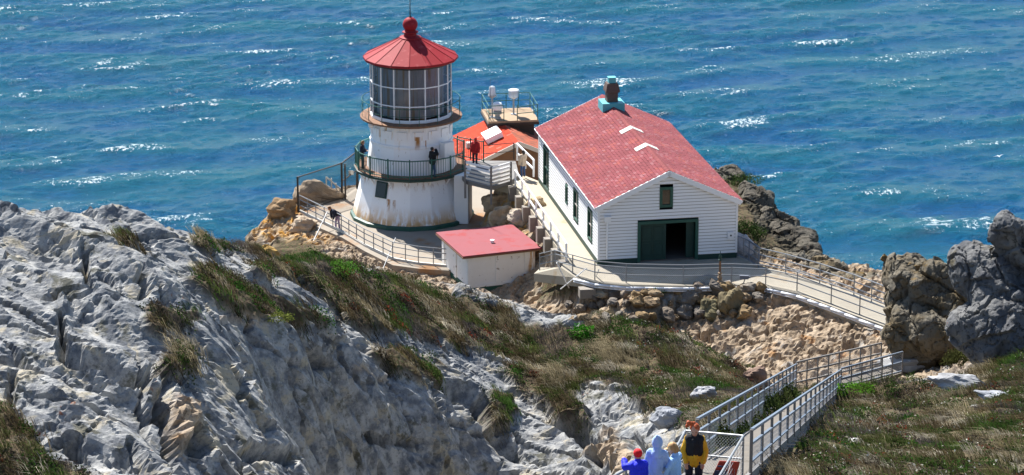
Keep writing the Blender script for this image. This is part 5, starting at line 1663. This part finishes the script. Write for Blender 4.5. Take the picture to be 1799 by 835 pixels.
# ------------------------------------------------------------------ grass, low plants, twiggy scrub
gr = np.random.default_rng(21)
def cand(n, dens=None, lim=None):
    x = gr.uniform(-13, 45.5, n); y = gr.uniform(-119, -24, n)
    m = bilin(mG, xs[0], ys[0], RES, x, y)
    z = gz(x, y)
    u, v = project(x, y, z)
    ok = (m > gr.uniform(.25, .75, n)) & (u > -60) & (u < 1860) & (v < 900) & (v > 380)
    sd_ = np.minimum(polydist(x, y, [tuple(S0[:2]), tuple(S1[:2])]), polydist(x, y, [tuple(S1[:2]), tuple(S2[:2])]))
    ok &= (sd_ > 1.25) | ((sd_ > .95) & (gr.random(n) < .25))
    ok &= ~((x < 9) & (y < -112) & (x > -1))
    return x[ok], y[ok]
LEANX, LEANY = -.80, -.12
def blades(x, y, n_per, rad, hgt, lean, wid, base, tip, jit=.32, droop=.35, up=0.0):
    """arrays of tuft centres and per tuft parameters -> vertices, triangles, colours"""
    T = len(x)
    rep = np.repeat(np.arange(T), n_per)
    N = len(rep)
    a = gr.uniform(0, 6.283, N); r = np.sqrt(gr.random(N)) * rad[rep]
    bx, by = x[rep] + np.cos(a) * r, y[rep] + np.sin(a) * r
    bz = gz(bx, by) - .03
    H = hgt[rep] * gr.uniform(.55, 1.1, N)
    ln = lean[rep] * gr.uniform(.5, 1.35, N)
    sx = np.cos(a) * .30 * gr.random(N) + LEANX * ln + gr.normal(0, .10, N)
    sy = np.sin(a) * .30 * gr.random(N) + LEANY * ln + gr.normal(0, .12, N)
    p0 = np.stack([bx, by, bz], 1)
    p1 = p0 + np.stack([sx * .38 * H, sy * .38 * H, .60 * H], 1)
    dz = 1.0 - droop * np.minimum(ln, 1.3)
    p2 = p0 + np.stack([sx * 1.05 * H, sy * 1.05 * H, np.maximum(dz, .25) * H], 1)
    wa = gr.uniform(-.9, .9, N)
    wv_ = np.stack([np.cos(wa), np.sin(wa), np.zeros(N)], 1) * (wid[rep] * .5)[:, None]
    V_ = np.stack([p0 - wv_, p0 + wv_, p1 - wv_ * .85, p1 + wv_ * .85, p2], 1).reshape(-1, 3)
    i0 = np.arange(N)[:, None] * 5
    F_ = np.stack([i0 + [0, 1, 3], i0 + [0, 3, 2], i0 + [2, 3, 4]], 1).reshape(-1, 3)
    k = np.exp(gr.normal(0, jit, N))[:, None]
    cb, ct = base[rep] * k, tip[rep] * k
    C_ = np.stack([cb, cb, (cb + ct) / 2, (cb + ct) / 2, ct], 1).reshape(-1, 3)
    return V_, F_, np.concatenate([C_, np.ones((len(C_), 1))], 1)
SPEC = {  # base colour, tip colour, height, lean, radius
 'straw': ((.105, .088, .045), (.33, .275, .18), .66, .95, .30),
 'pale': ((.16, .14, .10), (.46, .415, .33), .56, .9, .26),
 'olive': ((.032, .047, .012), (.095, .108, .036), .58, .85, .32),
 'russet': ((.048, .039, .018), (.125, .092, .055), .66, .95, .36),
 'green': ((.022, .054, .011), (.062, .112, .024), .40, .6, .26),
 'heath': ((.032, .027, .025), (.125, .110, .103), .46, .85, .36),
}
x, y = cand(60000)
n1 = fbm2(x / 2.3, y / 6.0, 3, 401) * 1.25 - .10 * (x > 12); n2 = fbm2(x / 1.5, y / 3.0, 3, 411); n3 = fbm2(x / 4.5, y / 9, 2, 421)
right = x > 12
qq = fbm2(x / 2.2, y / 4.0, 3, 431)
keep = (gr.random(len(x)) < np.where(qq > .12, .45, 1.0)) & (gr.random(len(x)) < np.where(right, .55, .85)) & (n2 > -.38)
x, y, n1, n2, n3 = x[keep], y[keep], n1[keep], n2[keep], n3[keep]
sel = np.where(n1 > .44, 0, np.where(n1 > .30, 1, np.where(n1 > .02, 3, np.where(n1 > -.22, 2, np.where(n3 > .12, 4, 5)))))
rr_ = gr.random(len(x)); sel = np.where(rr_ < .13, gr.integers(0, 6, len(x)), sel)
names_ = ['straw', 'pale', 'olive', 'russet', 'green', 'heath']
par = np.array([[*SPEC[k][0], *SPEC[k][1], *SPEC[k][2:]] for k in names_])[sel]
size = np.exp(gr.normal(0, .28, len(x))) * (1.05 + .55 * n2)
hg = par[:, 6] * size * .66
tint = np.exp(gr.normal(0, .30, len(x)))[:, None]
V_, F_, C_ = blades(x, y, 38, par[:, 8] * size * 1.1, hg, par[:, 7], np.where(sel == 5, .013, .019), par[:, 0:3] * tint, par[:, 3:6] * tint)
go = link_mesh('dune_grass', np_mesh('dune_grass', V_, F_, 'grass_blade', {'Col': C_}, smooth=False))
tag(go, 'wind combed tussock grass in straw, olive and russet covering the slopes', 'grass', kind='stuff')
print('tufts', len(x))

# dark low scrub and leafy cover: many little leaves on the ground
x, y = cand(30000)
q = fbm2(x / 2.2, y / 4.0, 3, 431)
ok = (q > -.06); x, y, q = x[ok], y[ok], q[ok]
T = len(x); n_per = 46
rep = np.repeat(np.arange(T), n_per); N = len(rep)
hsz = gr.uniform(.16, .46, T)[rep]
a = gr.uniform(0, 6.283, N); r = np.sqrt(gr.random(N)) * .34
lx, ly = x[rep] + np.cos(a) * r, y[rep] + np.sin(a) * r
lz = gz(lx, ly) + hsz * gr.random(N) * (1 - (r / .42) ** 2)
kind_ = (fbm2(x / 1.3, y / 2.0, 2, 441) * 2 + gr.normal(0, .3, T))[rep]
col = np.where((kind_ > .5)[:, None], np.array([.030, .078, .014]), np.where((kind_ > -.25)[:, None], np.array([.034, .055, .014]), np.array([.050, .040, .030])))
col = np.where((kind_ < -1.25)[:, None], np.array([.15, .035, .02]), col) * np.exp(gr.normal(0, .3, N))[:, None]
s_ = gr.uniform(.025, .06, N)
fl_ = (gr.random(N) < .010) & (lx > 10)
col[fl_] = (.62, .60, .50); lz[fl_] += .12
d1 = gr.normal(size=(N, 3)); d1 /= np.linalg.norm(d1, axis=1)[:, None]
d2 = np.cross(d1, gr.normal(size=(N, 3))); d2 /= np.linalg.norm(d2, axis=1)[:, None]
p = np.stack([lx, ly, lz], 1)
V_ = np.stack([p - d1 * s_[:, None], p + d2 * (s_ * .6)[:, None], p + d1 * s_[:, None], p - d2 * (s_ * .6)[:, None]], 1).reshape(-1, 3)
F_ = np.arange(N * 4).reshape(-1, 4)
C_ = np.repeat(np.concatenate([col, np.ones((N, 1))], 1), 4, 0)
lo_ = link_mesh('ground_cover', np_mesh('ground_cover', V_, F_, 'leaf', {'Col': C_}, smooth=False))
tag(lo_, 'low leafy ground cover of dark green, brown and a little red between the tussocks', 'plants', kind='stuff')

# single shrubs that can be told apart
def shrub(label, u, v, h0, size, col, seed, n=900, leaf=.05, group=None, xy=None):
    c = hit(u, v, h0) if xy is None else xy
    r_ = np.random.default_rng(seed)
    o = thing('shrub', label, 'shrub', (c[0], c[1], float(gz(c[0], c[1]))), group)
    d = r_.normal(size=(n, 3)); d /= np.linalg.norm(d, axis=1)[:, None]
    d[:, 2] = np.abs(d[:, 2])
    k = (.55 + .45 * r_.random(n)) * (1 + .35 * fbm3(d[:, 0] * 2 + seed, d[:, 1] * 2, d[:, 2] * 2, 2, seed))
    p = d * k[:, None] * np.array(size)
    d1 = r_.normal(size=(n, 3)); d1 /= np.linalg.norm(d1, axis=1)[:, None]
    d2 = np.cross(d1, r_.normal(size=(n, 3))); d2 /= np.linalg.norm(d2, axis=1)[:, None]
    s_ = leaf * r_.uniform(.6, 1.2, n)
    V_ = np.stack([p - d1 * s_[:, None], p + d2 * (s_ * .55)[:, None], p + d1 * s_[:, None], p - d2 * (s_ * .55)[:, None]], 1).reshape(-1, 3)
    cc = np.array(col)[None] * np.exp(r_.normal(0, .3, n))[:, None]
    C_ = np.repeat(np.concatenate([cc, np.ones((n, 1))], 1), 4, 0)
    link_mesh('foliage', np_mesh('foliage', V_, np.arange(n * 4).reshape(-1, 4), 'leaf', {'Col': C_}, smooth=False), o)
    m = MB()
    for j in range(7):
        e = Vector(p[r_.integers(0, n)]) * .75
        m.tube((0, 0, -.1), e, .03, .008, n=5)
    m.build('stem', 'brown_wall', o)
shrub('bright green bush standing out of the brown grass in mid slope', 1021, 590, 110, (.62, .55, .60), (.045, .19, .015), 61, 1000, .055)
shrub('fresh green bush on the slope below the terrace, beside pale rock', 590, 478, 100, (1.1, .9, .5), (.075, .17, .025), 62, 1300, .05)
shrub('yellow flowered low bush in a crack of the grey rock', 485, 566, 90, (.8, .6, .3), (.13, .15, .035), 63, 700, .045)
hedge_labels = ['dark bushy plant nearest the barrier, between stairs and left railing', 'second bushy plant from the barrier between stairs and left railing', 'third bushy plant from the barrier between stairs and left railing', 'bushy plant fourth from the barrier, beside the stair treads', 'bushy plant next to last before the landing, beside the treads', 'last bushy plant beside the treads, just before the stair landing']
for k_ in range(6):
    t_ = .20 + .118 * k_
    c_ = s0 + (s1 - s0) * t_ - side * (SWID / 2 + .12 + .05 * k_)
    shrub(hedge_labels[k_], 0, 0, 0, (.42 + .03 * k_, 2.1, .80), (.036, .052, .015) if k_ % 2 else (.045, .056, .018), 80 + k_, 1900, .05, 'bushy plants along the left side of the stairs', (c_.x, c_.y))
shrub('vivid green patch of plants under the near landing railing', 1505, 690, 60, (1.3, .8, .5), (.09, .22, .02), 66, 1300, .055)
shrub('dark leafy shrub at the right wall foot of the long house', 1312, 415, 150, (1.2, 1.0, .9), (.03, .05, .015), 67, 1600, .07)
shrub('green shrub growing on top of the dark bluff by the sea', 1300, 318, 150, (1.4, 1.2, .5), (.05, .08, .025), 68, 1300, .06)
shrub('small green plant below the white pipe left of the wall boulders', 1152, 512, 140, (.7, .4, .3), (.07, .15, .03), 69, 500, .045)
shrub('small green plant below the white pipe near the concrete block', 1196, 511, 140, (.7, .4, .3), (.06, .13, .03), 70, 500, .045)
shrub('dark tufted bush on the boulders right of the tawny crag', 1685, 640, 110, (.9, .8, .7), (.055, .06, .02), 71, 1200, .06)
# ------------------------------------------------------------------ people
for nm, c, r_ in (('skin', (.50, .27, .18), .55), ('navy_cloth', (.012, .016, .035), .85), ('black_cloth', (.010, .010, .012), .85), ('denim', (.045, .09, .20), .85),
                  ('red_cloth', (.40, .015, .018), .85), ('beige_cloth', (.50, .40, .30), .85), ('lavender_cloth', (.36, .26, .38), .85), ('blue_cloth', (.006, .018, .62), .7),
                  ('pale_blue_cloth', (.34, .47, .72), .9), ('sky_cloth', (.33, .55, .86), .85), ('yellow_cloth', (.62, .33, .012), .75), ('red_hair', (.42, .075, .012), .6),
                  ('tan_hair', (.42, .22, .08), .6), ('dark_hair', (.02, .014, .010), .5), ('brown_hair', (.22, .10, .04), .55), ('red_cap', (.60, .006, .012), .8),
                  ('tan_hat', (.58, .36, .16), .8), ('white_cloth', (.75, .75, .78), .85), ('pink_cloth', (.62, .25, .32), .85), ('lips', (.38, .12, .10), .6), ('eye_dark', (.02, .016, .014), .3), ('dark_jeans', (.014, .018, .032), .85)):
    simple(nm, c, r_, var=.12, scale=9, bump=.25, bscale=40)

def person(label, base, face, height, pose, clothes, fine=False, group=None):
    """one continuous body (fused surface) plus clothing and hair; local axes: x right, y forward, z up, 1.7 tall"""
    o = thing('person', label, 'person', base, group)
    o.rotation_euler = (0, 0, face)
    k = height / 1.7
    lean, side_, hip_drop = pose.get('lean', 0), pose.get('side', 0), pose.get('drop', 0)
    hz = .92 - hip_drop
    T = Matrix.Translation((0, 0, hz)) @ Matrix.Rotation(-lean, 4, 'X') @ Matrix.Rotation(side_, 4, 'Y')
    up = lambda x, y, z: T @ Vector((x, y, z - .92))
    def V(p): return Vector(p)
    sh = pose.get('sh', .185)
    J = dict(neck=up(0, -.01, 1.46), shl=up(-sh, -.01, 1.40), shr=up(sh, -.01, 1.40), chest=up(0, .0, 1.26), waist=up(0, 0, 1.05), pel=V((0, 0, hz)))
    H = Matrix.Translation(up(0, 0, 1.47)) @ Matrix.Rotation(-(lean + pose.get('nod', 0)), 4, 'X') @ Matrix.Rotation(pose.get('turn', 0), 4, 'Z')
    hd = lambda x, y, z: H @ (Vector((x, y, z)) * 1.1)
    legs = []
    for s_ in (-1, 1):
        hip = V((s_ * .095, 0, hz))
        fx, fy = pose.get('feet', ((-.11, .0), (.12, .02)))[0 if s_ < 0 else 1]
        ank = V((fx, fy, .08))
        kn = (hip + ank) / 2 + V((0, .035 + hip_drop * .5, 0))
        legs.append((hip, kn, ank))
    arms = []
    for s_, key in ((-1, 'l'), (1, 'r')):
        e, h_ = pose.get(key, ((s_ * .27, -.03, 1.13), (s_ * .26, .06, .88)))
        arms.append((J['shl' if s_ < 0 else 'shr'], up(*e), up(*h_), s_))
    def limbs(m, add=0.0, what='all', cut=1.0, cutl=1.0):
        if what in ('all', 'top'):
            for s_, e, h_, sg in arms:
                m.capsule(s_, e, .052 + add, .042 + add); m.capsule(e, e.lerp(h_, cut), .042 + add, .030 + add * 1.1)
            m.capsule(J['shl'], J['shr'], .062 + add, .062 + add)
            sl_ = clothes.get('slim', 1.0)
            for a_, b_, r0, r1 in ((-.075 * sl_, -.07 * sl_, .115 * sl_, .10 * sl_), (.075 * sl_, .07 * sl_, .115 * sl_, .10 * sl_)):
                m.capsule(up(a_, 0, 1.28), up(b_, 0, 1.02), r0 + add, r1 + add)
            m.capsule(up(0, .01, 1.32), up(0, 0, 1.0), .11 + add, .11 + add)
        if what in ('all', 'top', 'leg'):
            lowz = .90 if what != 'top' else .86
            m.capsule(up(-.06, -.01, .98), up(-.07, -.015, lowz), .105 + add, .105 + add); m.capsule(up(.06, -.01, .98), up(.07, -.015, lowz), .105 + add, .105 + add)
        if what in ('all', 'leg'):
            for hp, kn, an in legs:
                m.capsule(hp, kn, .088 + add, .056 + add * .9); m.capsule(kn, kn.lerp(an, cutl), .055 + add * .9, .040 + add * 1.3)
    vox = .011 if fine else .02
    m = MB()
    limbs(m)
    m.capsule(J['neck'] - Vector((0, 0, .05)), hd(0, .0, .06), .055, .052)
    Hm = H.to_3x3()
    m.sphere(hd(0, .0, .155), (.081, .100, .117), 16, 12, M=Hm)
    m.sphere(hd(0, .028, .09), (.060, .068, .068), 14, 10, M=Hm)
    m.sphere(hd(0, .098, .125), (.015, .020, .024), 10, 8, M=Hm)
    for s_ in (-1, 1): m.sphere(hd(s_ * .076, -.005, .14), (.012, .02, .03), 8, 6, M=Hm)
    for (sho, e, h_, sg) in arms:
        d = (h_ - e).normalized()
        lat = d.cross(Vector((0, 0, 1)) if abs(d.z) < .9 else Vector((0, 1, 0))).normalized()
        nrm = lat.cross(d)
        m.capsule(h_, h_ + d * .07, .030, .034)
        for i, (off, L) in enumerate(((-.030, .070), (-.010, .080), (.011, .074), (.030, .058))):
            a = h_ + d * .075 + lat * off; b = a + d * L * .55; c = b + (d * .6 - nrm * .6) * L * .5
            m.capsule(a - d * .02, b, .0115, .010, 8); m.capsule(b, c, .010, .0085, 8)
        t0 = h_ + d * .025 + lat * (-.030 * sg); m.capsule(t0, t0 + (d * .5 - lat * .75 * sg).normalized() * .05, .013, .010, 8)
    for hp, kn, an in legs:
        m.capsule(an + Vector((0, -.03, -.035)), an + Vector((.0, .13, -.05)), .045, .032)
    me = fuse(m, vox, 4, .4)
    for mm in ('skin', 'eye_dark', 'lips', clothes.get('shoe', 'black_cloth')): me.materials.append(MAT[mm])
    Hi = (H @ Matrix.Scale(1.1, 4)).inverted()
    for p in me.polygons:
        q = Hi @ p.center
        if p.center.z < .10: p.material_index = 3
        elif q.y > .055 and abs(abs(q.x) - .032) < .014 and abs(q.z - .153) < .008: p.material_index = 1
        elif q.y > .06 and abs(q.x) < .024 and abs(q.z - .083) < .006: p.material_index = 2
    sc_ = Matrix.Scale(k, 4)
    def put(me, name, mat=None):
        me.transform(sc_)
        if mat: me.materials.append(MAT[mat])
        me.polygons.foreach_set('use_smooth', [True] * len(me.polygons))
        ob = bpy.data.objects.new(name, me); C.objects.link(ob); ob.parent = o
        me.name = name
        return ob
    put(me, 'body')
    def wrinkled(me, a):
        n = len(me.vertices); co = np.empty(n * 3); me.vertices.foreach_get('co', co); co = co.reshape(-1, 3)
        nr = np.empty(n * 3); me.vertices.foreach_get('normal', nr); nr = nr.reshape(-1, 3)
        co = co + nr * (a * fbm3(co[:, 0] * 9, co[:, 1] * 9, co[:, 2] * 5, 3, 9))[:, None]
        me.vertices.foreach_set('co', co.ravel().astype(np.float32)); me.update(); return me
    m = MB(); limbs(m, .018, 'leg', cutl=.97)
    put(wrinkled(fuse(m, vox, 3, .4), .012), 'trousers', clothes['legs'])
    m = MB(); limbs(m, clothes.get('bulk', .032), 'top', cut=.95)
    if clothes.get('collar', True): m.capsule(up(0, -.01, 1.42), up(0, -.005, 1.49), .085, .078)
    if clothes.get('hood_down'): m.sphere(up(0, -.12, 1.44), (.15, .09, .10), 14, 10)
    put(wrinkled(fuse(m, vox, 3, .4), .016), 'jacket', clothes['top'])
    if clothes.get('vest'):
        m = MB(); ad = clothes.get('bulk', .032) + .012
        for a_ in (-.07, .07): m.capsule(up(a_, 0, 1.33), up(a_ * .9, 0, 1.12), .098 + ad, .095 + ad)
        m.capsule(up(-.12, 0, 1.40), up(.12, 0, 1.40), .062 + ad, .062 + ad); m.capsule(up(0, .015, 1.34), up(0, .015, 1.12), .105 + ad, .10 + ad); m.capsule(up(0, 0, 1.42), up(0, 0, 1.48), .095, .09)
        put(wrinkled(fuse(m, vox, 3, .4), .006), 'vest', clothes['vest'])
    if clothes.get('hood'):
        m = MB(); m.sphere(hd(0, -.02, .15), (.112, .125, .145), 18, 14, M=Hm); m.capsule(hd(0, -.05, .22), hd(0, -.10, .285), .085, .03); m.capsule(hd(0, -.05, .02), up(0, -.05, 1.42), .10, .13)
        me = fuse(m, vox, 3, .4)
        put(wrinkled(me, .012), 'hood', clothes['hood'])
    if clothes.get('hair'):
        m = MB(); m.sphere(hd(0, -.024, .178), (.097, .106, .112), 16, 12, M=Hm)
        ln = clothes.get('hair_len', .06)
        m.capsule(hd(-.05, -.06, .15), hd(-.055, -.06, .15 - ln), .05, .035); m.capsule(hd(.05, -.06, .15), hd(.055, -.06, .15 - ln), .05, .035); m.capsule(hd(0, -.075, .16), hd(0, -.08, .15 - ln), .055, .045)
        if clothes.get('bun'):
            m.capsule(hd(.02, -.06, .25), hd(.11, -.04, .28), .045, .055); m.capsule(hd(.10, -.03, .275), hd(.16, .02, .25), .04, .02)
        put(wrinkled(fuse(m, vox, 2, .4), .02), 'hair', clothes['hair'])
    if clothes.get('cap'):
        m = MB(); m.sphere(hd(0, -.012, .185), (.102, .115, .108), 16, 12, M=Hm)
        if clothes.get('brim'): m.sphere(hd(0, .11, .175), (.075, .085, .014), 14, 8, M=Hm)
        put(fuse(m, vox, 3, .4), 'hat', clothes['cap'])
    return o
# visitors at the lighthouse
gq = lambda u, r: None
def gal(a, r=3.12): return (r * math.cos(a), r * math.sin(a), 3.13)
person('fair haired visitor in dark jacket looking down on the left of the tower gallery', gal(RAD(196), 3.05), RAD(-100), 1.66, dict(l=((-.25, .06, 1.14), (-.10, .26, 1.12)), r=((.25, .06, 1.14), (.10, .26, 1.12)), nod=.35), dict(top='navy_cloth', legs='dark_jeans', hair='brown_hair'))
person('man in a black coat and blue jeans shading his eyes on the tower gallery', gal(RAD(-64), 3.10), RAD(-60), 1.76, dict(l=((-.26, -.03, 1.13), (-.22, .12, .95)), r=((.36, .12, 1.42), (.08, .16, 1.60)), turn=-.5, feet=((-.13, 0), (.14, .04))), dict(top='black_cloth', legs='denim', hair='dark_hair', bulk=.055, hair_len=.02))
person('visitor in a long red hooded coat on the bridge beside the picket railing', (3.85, .35, 3.02), RAD(150), 1.62, dict(), dict(top='red_cloth', legs='navy_cloth', hood='red_cloth', bulk=.06))
person('dark haired visitor in a beige coat on the walkway beside the long house', (6.75, -1.9, 2.86), RAD(35), 1.62, dict(r=((.24, .1, 1.15), (.06, .22, 1.34))), dict(top='beige_cloth', legs='denim', hair='dark_hair', hair_len=.10, bulk=.05, vest=None))
lp = P(594, 402, z=0)
person('visitor in navy and lavender leaning over the terrace railing', (lp[0], lp[1], 0.0), RAD(118), 1.66, dict(lean=.95, nod=-.2, l=((-.24, .16, 1.22), (-.14, .36, 1.12)), r=((.24, .16, 1.22), (.14, .36, 1.12)), feet=((-.12, -.05), (.12, .10))), dict(top='navy_cloth', legs='lavender_cloth', hair='brown_hair', bulk=.04))
# visitors on the stair platform
def stand(u, vtop, hd, height):
    """feet point so that the top of the head shows at (u, vtop)"""
    p = P(u, vtop, hd=hd); return (float(p[0]), float(p[1]), float(p[2]) - height)
pf = []
q = stand(1221, 747, 57.6, 1.70); pf.append(q)
person('red haired visitor in a yellow jacket and black vest facing the camera', q, RAD(180 - 6), 1.70, dict(nod=.42, l=((-.235, .0, 1.14), (-.19, .08, .90)), r=((.23, .0, 1.14), (.175, .10, .90)), sh=.14), dict(top='yellow_cloth', vest='black_cloth', legs='dark_jeans', hair='red_hair', bun=True, hair_len=.05, bulk=.022, slim=.78), True)
q = stand(1155, 771, 56.4, 1.72); pf.append(q)
person('visitor in a pale blue sweatshirt with the hood up, seen from behind', q, RAD(-8), 1.70, dict(l=((-.215, .05, 1.14), (-.15, .25, 1.08)), r=((.215, .05, 1.14), (.13, .26, 1.08)), nod=.15, sh=.14), dict(top='pale_blue_cloth', legs='dark_jeans', hood='pale_blue_cloth', bulk=.034, slim=.82), True)
q = stand(1186, 783, 56.5, 1.60); pf.append(q)
person('fair visitor in a tan visor and sky blue fleece turned sideways', q, RAD(70), 1.60, dict(nod=.35, l=((-.24, .12, 1.16), (-.08, .34, 1.22)), r=((.24, .12, 1.14), (.08, .33, 1.12))), dict(top='sky_cloth', legs='dark_jeans', hair='tan_hair', cap='tan_hat', brim=True, bulk=.03, slim=.85), True)
q = stand(1121, 793, 55.9, 1.56); pf.append(q)
person('visitor in a bright blue coat and red knitted cap raising an arm', q, RAD(25), 1.54, dict(l=((-.27, .10, 1.36), (-.20, .28, 1.44)), r=((.21, .06, 1.14), (.12, .24, 1.10)), nod=.1, sh=.14), dict(top='blue_cloth', legs='navy_cloth', cap='red_cap', bulk=.04, hood_down=True, slim=.85), True)
pz = min(p[2] for p in pf)
for ob in [o for o in C.objects if o.name.startswith('person') and o.location.y < -100]: pass

# ------------------------------------------------------------------ gull over the water
gp = P(1755, 275, hd=340)
gull = thing('gull', 'white gull gliding low over the water on the right', 'bird', gp)
def wing(s_):
    m = MB()
    secs = [(0, .0, .0, .30, .06), (.35, .06, .20, .30, .05), (.75, .02, .26, .24, .03), (1.15, -.12, .16, .14, .02), (1.45, -.30, .04, .03, .01)]
    vs = []
    for x_, y_, z_, ch, th in secs:
        vs += [(s_ * x_, y_ + ch * .5, z_), (s_ * x_, y_, z_ + th), (s_ * x_, y_ - ch * .5, z_), (s_ * x_, y_, z_ - th * .4)]
    fs = []
    for j in range(len(secs) - 1):
        for i in range(4): fs.append((j * 4 + i, j * 4 + (i + 1) % 4, j * 4 + 4 + (i + 1) % 4, j * 4 + 4 + i))
    fs += [(0, 1, 2, 3), tuple(range(len(vs) - 1, len(vs) - 5, -1))]
    m.add(vs, fs); return m
mb = MB().sphere((0, 0, 0), (.15, .40, .14), 12, 10).sphere((0, .40, .05), (.10, .13, .10), 10, 8).tube((0, .50, .04), (0, .62, .02), .03, .008).tube((0, -.3, 0), (0, -.62, .02), .09, .14)
for s_ in (-1, 1): 
    w_ = wing(s_); mb.add(w_.v, w_.f)
me = fuse(mb, .022, 2)
me.materials.append(MAT['bird_white']); me.polygons.foreach_set('use_smooth', [True] * len(me.polygons)); me.name = 'body'
gb = bpy.data.objects.new('body', me); C.objects.link(gb); gb.parent = gull
gull.scale = (.5, .5, .5)
gull.rotation_euler = (RAD(-8), RAD(6), RAD(200))
